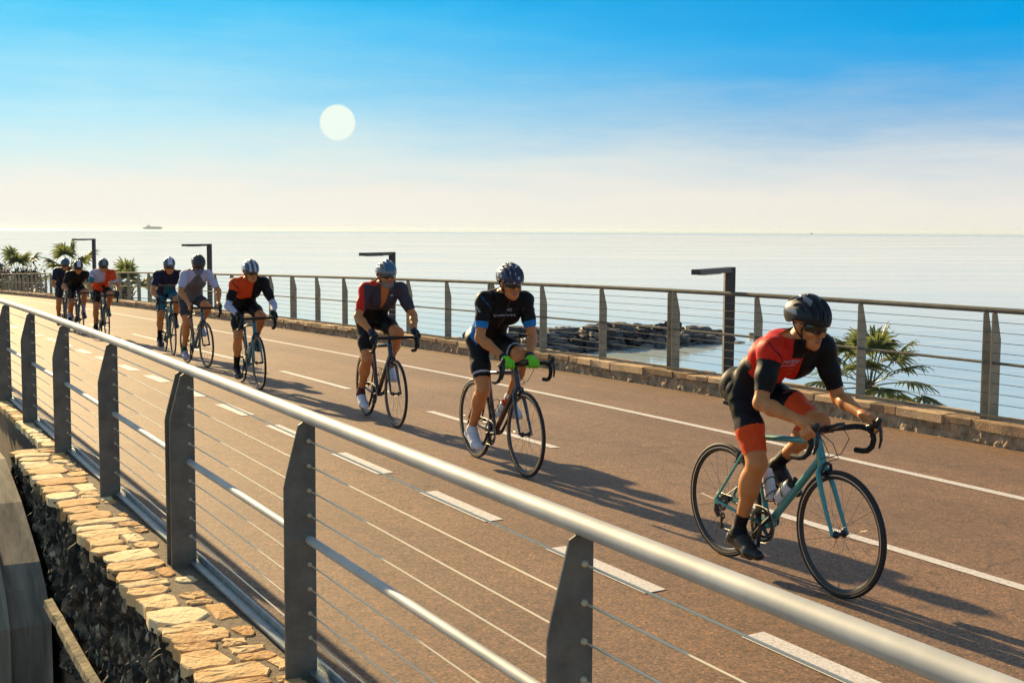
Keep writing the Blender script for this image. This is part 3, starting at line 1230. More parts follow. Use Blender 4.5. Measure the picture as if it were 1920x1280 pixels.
# ------------------------------------------------------------------ sea haze
m_haze = bpy.data.materials.new('sea_haze')
m_haze.use_nodes = True
t_ = m_haze.node_tree
t_.nodes.clear()
v_, o_ = N(t_, 'ShaderNodeVolumePrincipled'), N(t_, 'ShaderNodeOutputMaterial')
v_.inputs['Color'].default_value = (.78, .90, 1.0, 1)
v_.inputs['Density'].default_value = HAZE
v_.inputs['Anisotropy'].default_value = 0.2
t_.links.new(v_.outputs[0], o_.inputs['Volume'])
b = MB()
b.box((0, 0, (SEA - 1.5 + 30) / 2), 2 * R_ + 400, 2 * R_ + 400, 30 - SEA + 1.5)
hz = b.build('haze', m_haze, smooth=False)
tag(hz, 'thin pale sea haze lying over the water towards the horizon', 'haze', kind='stuff')

# ==RIDERS==
# ------------------------------------------------------------------ bicycles
m_rubber = mat('tyre_rubber', (.012, .012, .013), rough=0.65, var=0.2, vscale=30)
m_blackp = mat('black_component', (.016, .016, .018), rough=0.38, spec=0.5)
m_tape = mat('bar_tape', (.014, .014, .015), rough=0.8, bump=0.3, bscale=80)
m_alu = mat('polished_alloy', (.62, .62, .62), rough=0.25, metal=1.0)
m_chain = mat('chain_steel', (.25, .24, .22), rough=0.4, metal=0.9, bump=0.6, bscale=220)
m_brake_track = mat('brake_track', (.55, .53, .50), rough=0.3, metal=0.9)
m_spoke = mat('spoke_steel', (.16, .16, .17), rough=0.35, metal=0.8)
m_saddle = mat('saddle_vinyl', (.02, .02, .022), rough=0.5)
m_white_plastic = mat('white_plastic', (.75, .74, .72), rough=0.35)
m_clearbottle = mat('pale_bottle', (.62, .64, .66), rough=0.3, var=0.1)
m_redcap = mat('red_print', (.55, .06, .03), rough=0.4)

BB_ = Vector((0, 0, .272))
RA = Vector((-.408, 0, .338))
FA = Vector((.580, 0, .338))
CROWN = Vector((.432, 0, .690))
HTOP = Vector((.388, 0, .832))
STEM0 = Vector((.380, 0, .860))
BARC = Vector((.475, 0, .885))
SEATC = Vector((-.150, 0, .775))
SADDLE = Vector((-.205, 0, .965))
CACHE = {}


def cached(key, fn):
    if key not in CACHE:
        CACHE[key] = fn()
    return CACHE[key]


def inst(key, fn, name, parent, mats=None):
    """object from a cached mesh; materials may differ per object"""
    if key in CACHE:
        o = bpy.data.objects.new(name, CACHE[key])
        COL.objects.link(o)
    else:
        o = fn()
        o.name = name
        CACHE[key] = o.data
    o.parent = parent
    if mats:
        for i, m in enumerate(mats):
            o.material_slots[i].link = 'OBJECT'
            o.material_slots[i].material = m
    return o


def frame_mesh(aero):
    b = MB()
    # down tube, top tube, seat tube, head tube
    b.tube([BB_ + Vector((.01, 0, .01)), CROWN + Vector((-.012, 0, .03))], [.023, .021], 12)
    b.tube([SEATC + Vector((.004, 0, -.02)), HTOP + Vector((-.006, 0, -.028))], [.0165, .018], 12)
    b.tube([BB_, SEATC + Vector((-.005, 0, .018))], .0165, 12)
    b.tube([CROWN + Vector((.002, 0, -.006)), HTOP], [.026, .022], 14)
    for sg in (-1, 1):
        b.tube([BB_ + Vector((-.02, .022 * sg, 0)), Vector((-.2, .042 * sg, .296)), RA + Vector((.01, .064 * sg, 0))], [.013, .011, .009], 8)
        b.tube([SEATC + Vector((0, .014 * sg, -.03)), Vector((-.24, .036 * sg, .60)), RA + Vector((0, .064 * sg, .012))], [.010, .009, .008], 8)
        b.box(RA + Vector((.004, .063 * sg, -.004)), .036, .007, .044)
    b.tube([Vector((-.235, -.036, .60)), Vector((-.235, .036, .60))], .007, 8)
    b.tube([BB_ + Vector((0, -.043, 0)), BB_ + Vector((0, .043, 0))], .022, 14)
    return b.build('frame', m_blackp)


def fork_mesh():
    b = MB()
    b.tube([CROWN + Vector((.002, 0, -.006)), CROWN + Vector((.006, 0, -.03))], [.026, .028], 12)
    for sg in (-1, 1):
        b.tube([CROWN + Vector((.004, .012 * sg, -.016)), CROWN + Vector((.012, .036 * sg, -.045)), Vector((.478, .046 * sg, .56)), Vector((.535, .049 * sg, .43)), FA + Vector((0, .051 * sg, 0))],
               [.018, .017, .015, .012, .009], 10)
    b.tube([FA + Vector((0, -.062, 0)), FA + Vector((0, .062, 0))], .006, 8)
    return b.build('fork', m_blackp)


def wheel_mesh(c, deep):
    b = MB()
    b.ring(c, .311, [(0, -.0115), (.006, -.0115), (.006, .0115), (0, .0115), (-deep * .55, .009), (-deep, .003), (-deep, -.003), (-deep * .55, -.009)], n=72)
    o = b.build('wheel', m_blackp)
    b = MB()
    b.ring(c, .3085, [(0, -.0126), (.006, -.0122), (.006, -.0117), (0, -.0119)], n=72)
    b.ring(c, .3085, [(0, .0126), (.006, .0122), (.006, .0117), (0, .0119)], n=72)
    t = b.build('brake_track', m_brake_track, o)
    b = MB()
    b.ring(c, .3265, [(.0125 * cos(a), .0128 * sin(a)) for a in [2 * pi * k / 10 for k in range(10)]], n=72)
    b.build('tyre', m_rubber, o)
    b = MB()
    ns_ = 20
    for k in range(ns_):
        sg = 1 if k % 2 else -1
        a = 2 * pi * k / ns_
        a2 = a + (.5 if (k // 2) % 2 else -.5)
        b.tube([Vector(c) + Vector((cos(a2) * .019, sg * .026, sin(a2) * .019)), Vector(c) + Vector((cos(a) * (.312 - deep), 0, sin(a) * (.312 - deep)))], .0011, 4, caps=False)
    b.build('spokes', m_spoke, o)
    b = MB()
    b.lathe([(.006, -.05), (.012, -.048), (.021, -.03), (.021, -.024), (.011, -.02), (.011, .02), (.021, .024), (.021, .03), (.012, .048), (.006, .05)], c, Matrix.Rotation(pi / 2, 3, 'X'), 14)
    b.build('hub', m_blackp, o)
    b = MB()
    b.tube([Vector(c) + Vector((0, .004, -(.311 - deep))), Vector(c) + Vector((0, .004, -(.311 - deep) + .035))], .003, 6)
    b.build('valve', m_alu, o)
    return o


def bar_mesh(grip):
    b = MB()
    for sg in (-1, 1):
        P = [(0, 0, 0), (0, .12, 0), (.004, .175, .002), (.03, .203, .002), (.075, .211, -.004), (.104, .214, -.024), (.110, .216, -.058), (.094, .219, -.098), (.060, .221, -.124), (.02, .222, -.132), (-.03, .222, -.134)]
        pts = [BARC + Vector((x, y * sg, z)) for x, y, z in P]
        b.tube(pts, [.0158, .0150, .0155, .0158, .016, .016, .0158, .0158, .0158, .0158, .0158], 10)
    return b.build('handlebar', m_tape)


def lever_mesh(sg):
    b = MB()
    c = BARC
    b.tube([c + Vector((.070, .211 * sg, .004)), c + Vector((.10, .213 * sg, .014)), c + Vector((.135, .214 * sg, .030)), c + Vector((.152, .214 * sg, .054)), c + Vector((.150, .214 * sg, .066))], [.017, .0185, .019, .016, .009], 10)
    b.tube([c + Vector((.142, .214 * sg, .025)), c + Vector((.160, .217 * sg, -.005)), c + Vector((.158, .222 * sg, -.055)), c + Vector((.142, .226 * sg, -.098))], [.010, .0095, .0085, .006], 8, flat=(1.3, .8))
    return b.build('brake_lever', m_blackp)


def cable_mesh():
    b = MB()
    c = BARC
    for sg in (-1, 1):
        b.tube([c + Vector((.01, .10 * sg, -.012)), c + Vector((.06, .09 * sg, -.05)), c + Vector((.055, .04 * sg, -.13)), Vector((.44, .02 * sg, .72))], .0024, 6)
    b.tube([c + Vector((.02, -.08, -.01)), c + Vector((.09, -.05, -.06)), c + Vector((.07, .01, -.15)), Vector((.455, 0, .70))], .0024, 6)
    return b.build('brake_cable', m_blackp)


def saddle_mesh():
    b = MB()
    n, m = 14, 9
    vs, fs = [], []
    for i in range(n + 1):
        t = i / n
        x = -.145 + .28 * t
        w = .072 * (1 - t) ** .55 * (1 - .25 * t) + .018
        if i == 0:
            w *= .75
        for j in range(m):
            u = -1 + 2 * j / (m - 1)
            z = .0 + .018 * (1 - t) ** 3 - .006 * sin(pi * t) - .032 * abs(u) ** 3.2 * (1 - .3 * t)
            vs.append(SADDLE + Vector((x, u * w, z)))
    k = len(vs)
    for i in range(n + 1):
        for j in range(m):
            vs.append(vs[i * m + j] + Vector((0, 0, -.020 if 0 < i < n else -.012)))
    for i in range(n):
        for j in range(m - 1):
            a = i * m + j
            fs.append((a, a + m, a + m + 1, a + 1))
            fs.append((k + a, k + a + 1, k + a + m + 1, k + a + m))
    for i in range(n):
        fs.append((i * m, k + i * m, k + (i + 1) * m, (i + 1) * m))
        a = i * m + m - 1
        fs.append((a, a + m, k + a + m, k + a))
    for j in range(m - 1):
        fs.append((j, j + 1, k + j + 1, k + j))
        a = n * m + j
        fs.append((a, k + a, k + a + 1, a + 1))
    b.add(vs, fs)
    o = b.build('saddle', m_saddle)
    b = MB()
    for sg in (-1, 1):
        b.tube([SADDLE + Vector((-.11, .024 * sg, -.028)), SADDLE + Vector((-.03, .022 * sg, -.046)), SADDLE + Vector((.04, .02 * sg, -.044)), SADDLE + Vector((.10, .012 * sg, -.026))], .0035, 6)
    b.build('saddle_rails', m_alu, o)
    return o


def post_mesh():
    b = MB()
    b.tube([SEATC + Vector((-.004, 0, .0)), SADDLE + Vector((.004, 0, -.052))], .0136, 12)
    b.box(SADDLE + Vector((0, 0, -.048)), .04, .05, .016)
    b.tube([SEATC + Vector((-.002, 0, .008)), SEATC + Vector((-.006, 0, .022))], .020, 12)
    return b.build('seat_post', m_blackp)


def stem_mesh():
    b = MB()
    b.tube([HTOP + Vector((0, 0, -.002)), STEM0 + Vector((-.004, 0, .022))], .0175, 12)
    b.tube([STEM0, BARC + Vector((-.012, 0, 0))], [.017, .016], 12)
    b.tube([BARC + Vector((0, -.024, 0)), BARC + Vector((0, .024, 0))], .0225, 12)
    return b.build('stem', m_blackp)


def crank_obj(parent, ang):
    """chainrings and arms are turned to the crank angle of this rider"""
    b = MB()
    c = BB_ + Vector((0, -.045, 0))
    b.ring(c, .094, [(0, -.0018), (.011, -.0012), (.011, .0012), (0, .0018), (-.010, .0018), (-.010, -.0018)], n=50)
    b.ring(c + Vector((0, .008, 0)), .068, [(0, -.0015), (.007, -.001), (.007, .001), (0, .0015), (-.007, .0015), (-.007, -.0015)], n=40)
    for k in range(4):
        a = ang + pi / 4 + pi / 2 * k
        b.tube([c + Vector((cos(a) * .012, -.004, sin(a) * .012)), c + Vector((cos(a) * .086, -.001, sin(a) * .086))], [.013, .009], 6)
    for sg, aa in ((-1, ang), (1, ang + pi)):
        d = Vector((cos(aa), 0, sin(aa)))
        b.tube([BB_ + Vector((0, sg * .058, 0)), BB_ + d * .08 + Vector((0, sg * .066, 0)), BB_ + d * .1725 + Vector((0, sg * .072, 0))], [.017, .012, .0125], 8, flat=(1, .7))
    b.tube([BB_ + Vector((0, -.064, 0)), BB_ + Vector((0, .064, 0))], .013, 10)
    o = b.build('crankset', m_blackp, parent)
    for sg, aa in ((-1, ang), (1, ang + pi)):
        p = BB_ + Vector((cos(aa) * .1725, sg * .072, sin(aa) * .1725))
        b = MB()
        b.tube([p, p + Vector((0, sg * .085, 0))], .006, 8)
        b.box(p + Vector((.004, sg * .062, 0)), .082, .058, .016)
        b.build('pedal', m_blackp, o)
    return o


def drive_mesh():
    b = MB()
    for i in range(9):
        r = .026 + .0045 * i
        c = RA + Vector((0, -.022 - .0036 * (9 - i), 0))
        b.ring(c, r, [(0, -.0008), (.004, -.0006), (.004, .0006), (0, .0008), (-.012, .0008), (-.012, -.0008)], n=30)
    return b.build('cassette', m_chain)


def chain_mesh():
    b = MB()
    y = -.045
    pts = []
    for k in range(13):
        a = -pi / 2 + pi * k / 12 - .05
        pts.append(BB_ + Vector((cos(a) * .103, y, sin(a) * .103)))
    up = [RA + Vector((.01, -.038, .046)), RA + Vector((-.03, -.038, .036)), RA + Vector((-.045, -.038, 0)), RA + Vector((-.02, -.038, -.045)), RA + Vector((.025, -.038, -.075)), RA + Vector((.035, -.038, -.11)), RA + Vector((.01, -.038, -.15)), RA + Vector((.028, -.038, -.168)), RA + Vector((.055, -.04, -.16))]
    loop = pts + up + [pts[0]]
    b.tube(loop, .0042, 6, caps=False)
    return b.build('chain', m_chain)


def mech_mesh():
    b = MB()
    p = RA + Vector((0, -.062, -.02))
    b.tube([p, p + Vector((.012, -.008, -.035)), p + Vector((.03, -.002, -.07))], [.012, .017, .012], 8)
    b.tube([p + Vector((.028, .018, -.075)), p + Vector((.022, .02, -.145))], [.008, .007], 8, flat=(1.6, .5))
    for q in ((.035, -.088), (.022, -.148)):
        b.ring(RA + Vector((q[0], -.040, q[1])), .012, [(0, -.003), (.008, -.003), (.008, .003), (0, .003)], n=16)
    return b.build('rear_derailleur', m_blackp)


def caliper_mesh(front):
    b = MB()
    c = (CROWN + Vector((.034, 0, -.018))) if front else Vector((-.258, 0, .622))
    k = 1 if front else -1
    b.tube([c + Vector((0, -.034, -.02)), c + Vector((.004 * k, -.024, .018)), c + Vector((0, 0, .026)), c + Vector((.004 * k, .024, .018)), c + Vector((0, .034, -.02))], [.008, .009, .010, .009, .008], 8)
    for sg in (-1, 1):
        b.box(c + Vector((.006 * k, sg * .024, -.036)), .045, .012, .012)
        b.tube([c + Vector((0, sg * .034, -.018)), c + Vector((.002, sg * .028, -.036))], .007, 6)
    return b.build('brake_caliper', m_blackp)


DT_D = (CROWN - BB_).normalized()
DT_N = Vector((-DT_D.z, 0, DT_D.x))
ST_D = (SEATC - BB_).normalized()
ST_N = Vector((ST_D.z, 0, -ST_D.x))


def cage_mesh(where):
    b = MB()
    d, n_, o0 = (DT_D, DT_N, .16) if where == 'down' else (ST_D, ST_N, .13)
    base = BB_ + d * o0 + n_ * .022
    c = base + n_ * .040
    for t in (0.02, .10):
        pts = []
        for k in range(13):
            a = -2.4 + 4.8 * k / 12
            pts.append(c + d * (t + .03 * cos(a)) - n_ * cos(a) * -1 * -.041 * -1 + Vector((0, sin(a) * .041, 0)))
        b.tube(pts, .0032, 6)
    b.tube([base, base + d * .13], .006, 6)
    b.tube([base + d * 0, c + d * -.005, c + n_ * .03 + d * -.004], .004, 6)
    return b.build('bottle_cage', m_blackp)


def bottle_obj(mbody, mcap, where, world, label, scale=1.0):
    d, n_, o0 = (DT_D, DT_N, .16) if where == 'down' else (ST_D, ST_N, .13)
    base = BB_ + d * (o0 + .004) + n_ * (.022 + .040)
    root = empty('water_bottle')
    q = Vector((0, 0, 1)).rotation_difference(d)
    root.matrix_world = world @ (Matrix.Translation(base) @ q.to_matrix().to_4x4())
    tag(root, label, 'bottle', 'water bottles in the cages')
    b = MB()
    b.lathe([(.028, 0), (.0355, .006), (.0362, .06), (.0345, .085), (.0345, .092), (.0362, .10), (.036, .135), (.031, .150), (.027, .153)], (0, 0, 0), None, 18)
    b.build('bottle_body', mbody, root)
    b = MB()
    b.lathe([(.030, .150), (.0315, .153), (.0315, .170), (.020, .178), (.012, .181), (.012, .190), (.014, .193), (.014, .203), (.006, .206)], (0, 0, 0), None, 16)
    b.build('bottle_cap', mcap, root)
    return root


def make_bike(o, s, yaw, ang, framemat, forkmat, label, cages=('down', 'seat'), rim=.030, computer=False, small=False, rimmat=None, steer=0.0, lean=0.0):
    """o, s: the middle between the two wheel contacts on the road"""
    fx = Vector((sin(radians(yaw)), -cos(radians(yaw)), 0))
    p = W(o, s, rz(o, s)) - fx * .086
    root = empty('bicycle')
    sl = (drop(s + .5) - drop(s - .5))            # the road falls away behind the rider
    slope = math.atan(sl * cos(radians(yaw) - YAW))
    root.matrix_world = Matrix.Translation(p) @ Matrix.Rotation(radians(yaw) - pi / 2, 4, 'Z') @ Matrix.Rotation(-slope, 4, 'Y') @ Matrix.Rotation(lean, 4, 'X')
    tag(root, label, 'bicycle', 'bicycles ridden along the road')
    inst('frame', lambda: frame_mesh(0), 'frame', root, [framemat])
    inst('fork', fork_mesh, 'fork', root, [forkmat])
    for nm, c in (('rear', RA), ('front', FA)):
        key = 'wheel_%s_%s' % (nm, rim)
        if key in CACHE:
            w_ = copy_tree(CACHE[key], root)
        else:
            w_ = wheel_mesh(c, rim)
            w_.parent = root
            CACHE[key] = w_
        w_.name = 'wheel'
        if rimmat:
            w_.material_slots[0].link = 'OBJECT'
            w_.material_slots[0].material = rimmat
    hb = inst('bar', lambda: bar_mesh(0), 'handlebar', root)
    for sg in (-1, 1):
        inst('lever%d' % sg, lambda: lever_mesh(sg), 'brake_lever', hb)
    inst('cables', cable_mesh, 'brake_cable', hb)
    if computer:
        def comp():
            b = MB()
            b.box(BARC + Vector((.055, 0, .022)), .085, .052, .018, Matrix.Rotation(radians(-22), 3, 'Y'))
            b.tube([BARC + Vector((0, 0, .012)), BARC + Vector((.05, 0, .014))], .008, 8)
            return b.build('bike_computer', m_blackp)
        inst('computer', comp, 'bike_computer', hb)
    inst('stem', stem_mesh, 'stem', root)
    if 'saddle' in CACHE:
        copy_tree(CACHE['saddle'], root)
    else:
        CACHE['saddle'] = saddle_mesh()
        CACHE['saddle'].parent = root
    inst('post', post_mesh, 'seat_post', root)
    crank_obj(root, ang)
    inst('cassette', drive_mesh, 'cassette', root)
    inst('chain', chain_mesh, 'chain', root)
    inst('mech', mech_mesh, 'rear_derailleur', root)
    inst('calf', lambda: caliper_mesh(True), 'brake_caliper', root)
    inst('calr', lambda: caliper_mesh(False), 'brake_caliper', root)
    for c in cages:
        inst('cage' + c, lambda: cage_mesh(c), 'bottle_cage', root)
    return root


# ------------------------------------------------------------------ bodies: blended distance fields meshed with surface nets
def surface_nets(f, org, h):
    nx, ny, nz = f.shape
    ins = f < 0
    cs = np.zeros((nx - 1, ny - 1, nz - 1), np.int8)
    offs = [(i, j, k) for i in (0, 1) for j in (0, 1) for k in (0, 1)]
    for (i, j, k) in offs:
        cs += ins[i:nx - 1 + i, j:ny - 1 + j, k:nz - 1 + k]
    act = (cs > 0) & (cs < 8)
    ai, aj, ak = np.nonzero(act)
    idx = -np.ones(act.shape, np.int64)
    idx[ai, aj, ak] = np.arange(len(ai))
    acc = np.zeros((len(ai), 3))
    cnt = np.zeros(len(ai))
    vals = {o: f[ai + o[0], aj + o[1], ak + o[2]] for o in offs}
    for a in offs:
        for ax in range(3):
            if a[ax]:
                continue
            b_ = list(a)
            b_[ax] = 1
            b_ = tuple(b_)
            va, vb = vals[a], vals[b_]
            m = (va < 0) != (vb < 0)
            t = np.where(m, va / np.where(np.abs(va - vb) < 1e-12, 1, va - vb), 0)
            p = np.tile(np.array(a, float), (len(ai), 1))
            p[:, ax] = t
            acc[m] += p[m]
            cnt[m] += 1
    v = np.stack([ai, aj, ak], 1) + acc / cnt[:, None]
    v = np.array(org) + v * h
    quads = []
    for ax in range(3):
        sl0 = [slice(1, -1)] * 3
        sl0[ax] = slice(0, -1)
        sl1 = [slice(1, -1)] * 3
        sl1[ax] = slice(1, None)
        a_, b_ = ins[tuple(sl0)], ins[tuple(sl1)]
        ei, ej, ek = np.nonzero(a_ != b_)
        s_ = a_[ei, ej, ek]
        e = [ei, ej, ek]
        o = [1, 1, 1]
        o[ax] = 0
        e = [e[d] + o[d] for d in range(3)]
        u, w_ = (ax + 1) % 3, (ax + 2) % 3

        def cell(du, dw):
            c = list(e)
            c[u] = c[u] + du
            c[w_] = c[w_] + dw
            return idx[c[0], c[1], c[2]]
        q = np.stack([cell(-1, -1), cell(0, -1), cell(0, 0), cell(-1, 0)], 1)
        q[~s_] = q[~s_][:, ::-1]
        quads.append(q)
    q = np.concatenate(quads)
    q = q[(q >= 0).all(1)]
    return v, q


class Field:
    def __init__(s, lo, hi, h):
        s.h = h
        s.lo = np.array(lo, float)
        s.n = np.ceil((np.array(hi) - s.lo) / h).astype(int) + 1
        s.f = np.full(tuple(s.n), 0.5, np.float32)

    def region(s, lo, hi, pad):
        a = np.clip(np.floor((np.array(lo) - pad - s.lo) / s.h).astype(int), 0, s.n)
        b_ = np.clip(np.ceil((np.array(hi) + pad - s.lo) / s.h).astype(int) + 1, 0, s.n)
        if (b_ <= a).any():
            return None
        sl = tuple(slice(x, y) for x, y in zip(a, b_))
        g = np.meshgrid(*[s.lo[i] + s.h * np.arange(a[i], b_[i]) for i in range(3)], indexing='ij', sparse=True)
        return sl, g

    def put(s, sl, d, k, carve=False):
        cur = s.f[sl]
        d = d.astype(np.float32)
        if carve:
            d = -d
            h_ = np.clip(.5 - .5 * (cur - d) / k, 0, 1) if k else None
            s.f[sl] = cur * (1 - h_) + d * h_ + k * h_ * (1 - h_) if k else np.maximum(cur, d)
        elif k:
            h_ = np.clip(.5 + .5 * (cur - d) / k, 0, 1)
            s.f[sl] = cur * (1 - h_) + d * h_ - k * h_ * (1 - h_)
        else:
            s.f[sl] = np.minimum(cur, d)

    def cone(s, a, b_, ra, rb, k=.02, carve=False, sy=1.0, yc=0.0):
        """round cone from a to b; sy widens it sideways about y = yc"""
        a, b_ = np.array(a, float), np.array(b_, float)
        R = max(ra, rb)
        r = s.region(np.minimum(a, b_) - R * max(1, sy), np.maximum(a, b_) + R * max(1, sy), k * 1.5 + s.h * 2)
        if r is None:
            return
        sl, (X, Y, Z) = r
        Y = yc + (Y - yc) / sy
        a = a.copy(); b_ = b_.copy()
        a[1] = yc + (a[1] - yc) / sy
        b_[1] = yc + (b_[1] - yc) / sy
        d = b_ - a
        L2 = max(1e-9, (d * d).sum())
        t = np.clip(((X - a[0]) * d[0] + (Y - a[1]) * d[1] + (Z - a[2]) * d[2]) / L2, 0, 1)
        q = np.sqrt((X - a[0] - d[0] * t) ** 2 + (Y - a[1] - d[1] * t) ** 2 + (Z - a[2] - d[2] * t) ** 2)
        s.put(sl, q - (ra + (rb - ra) * t), k, carve)

    def ell(s, c, r3, R=None, k=.02, carve=False):
        c = np.array(c, float)
        r3 = np.array(r3, float)
        m = r3.max()
        r = s.region(c - m, c + m, k * 1.5 + s.h * 2)
        if r is None:
            return
        sl, (X, Y, Z) = r
        x, y, z = X - c[0], Y - c[1], Z - c[2]
        if R is not None:
            Ri = np.array(R.inverted() if hasattr(R, 'inverted') else R)
            x, y, z = (Ri[0][0] * x + Ri[0][1] * y + Ri[0][2] * z, Ri[1][0] * x + Ri[1][1] * y + Ri[1][2] * z, Ri[2][0] * x + Ri[2][1] * y + Ri[2][2] * z)
        k0 = np.sqrt((x / r3[0]) ** 2 + (y / r3[1]) ** 2 + (z / r3[2]) ** 2)
        k1 = np.sqrt((x / r3[0] ** 2) ** 2 + (y / r3[1] ** 2) ** 2 + (z / r3[2] ** 2) ** 2)
        d = k0 * (k0 - 1) / np.maximum(k1, 1e-6)
        s.put(sl, d, k, carve)

    def mesh(s):
        return surface_nets(s.f, s.lo, s.h)


def vnormals(v, q):
    n = np.cross(v[q[:, 2]] - v[q[:, 0]], v[q[:, 3]] - v[q[:, 1]])
    o = np.zeros_like(v)
    for j in range(4):
        np.add.at(o, q[:, j], n)
    return o / np.maximum(np.linalg.norm(o, axis=1, keepdims=True), 1e-12)


def sub_mesh(v, q, keep):
    """faces of q with all corners kept"""
    fm = keep[q].all(1)
    qq = q[fm]
    used = np.unique(qq)
    mp_ = -np.ones(len(v), int)
    mp_[used] = np.arange(len(used))
    return used, mp_[qq]


def two_bone(a, b_, l1, l2, pole):
    a, b_ = Vector(a), Vector(b_)
    d = b_ - a
    L = min(d.length, (l1 + l2) * .999)
    dn = d.normalized()
    x = (l1 * l1 - l2 * l2 + L * L) / (2 * L)
    hgt = sqrt(max(0, l1 * l1 - x * x))
    p = Vector(pole)
    p = (p - dn * p.dot(dn)).normalized()
    return a + dn * x + p * hgt


def wrinkle(p, amp, fr=1.0, seed=0):
    rs = np.random.RandomState(seed)
    o = np.zeros(len(p))
    for i in range(7):
        k = rs.normal(size=3) * 38 * fr
        k[1] *= .7
        o += np.sin(p @ k + rs.uniform(0, 6.28)) / 7
    return amp * (o * 1.6 - .2 * np.abs(o))


def capd(p, a, b_):
    a, b_ = np.array(a), np.array(b_)
    d = b_ - a
    t = ((p - a) @ d) / max(1e-9, d @ d)
    tc_ = np.clip(t, 0, 1)
    return np.linalg.norm(p - a - tc_[:, None] * d, axis=1), t


m_skin = mat('tanned_skin', (.58, .215, .066), rough=0.52, spec=0.4, var=0.10, vscale=14, sss=0.0, bump=0.08, bscale=120)
m_skin2 = mat('pale_skin', (.52, .30, .20), rough=0.52, var=0.08, vscale=14, bump=0.08, bscale=120)
m_lips = mat('lips', (.36, .13, .09), rough=0.5)
m_hair = mat('dark_hair', (.025, .016, .010), rough=0.6, bump=0.6, bscale=90)
m_lens = mat('sunglass_lens', (.006, .007, .010), rough=0.08, spec=0.6, coat=0.5)


def cloth(name, c, rough=0.62, var=0.12):
    return mat(name, c, rough=rough, var=var, vscale=35, bump=0.12, bscale=400, spec=0.18)


c_black = cloth('black_lycra', (.0075, .0075, .0085), .55)
c_charcoal = cloth('charcoal_lycra', (.055, .048, .062))
c_red = cloth('red_lycra', (.66, .022, .008), .55)
c_orange = cloth('orange_red_lycra', (.72, .075, .012), .55)
c_dred = cloth('maroon_lycra', (.16, .012, .012), .55)
c_blue = cloth('bright_blue_lycra', (.015, .20, .52), .55)
c_navy = cloth('navy_lycra', (.014, .018, .045), .55)
c_white = cloth('white_lycra', (.72, .72, .74), .6)
c_lav = cloth('lavender_white_cloth', (.50, .48, .62), .7)
c_grey = cloth('grey_cotton', (.135, .135, .135), .85)
c_teal = cloth('teal_lycra', (.03, .16, .22), .6)
c_green = cloth('lime_glove', (.20, .70, .03), .55)
c_dgreen = cloth('dark_green_sock', (.02, .09, .04), .7)
c_plum = cloth('plum_sock', (.12, .03, .04), .7)
c_ltgrey = cloth('light_grey_print', (.42, .42, .45), .6)
c_shoe_w = mat('white_shoe', (.62, .62, .68), rough=0.35, var=0.1, vscale=20)
c_shoe_b = mat('black_shoe', (.014, .014, .016), rough=0.3)
c_buff = cloth('blue_grey_face_cloth', (.16, .20, .32), .7)


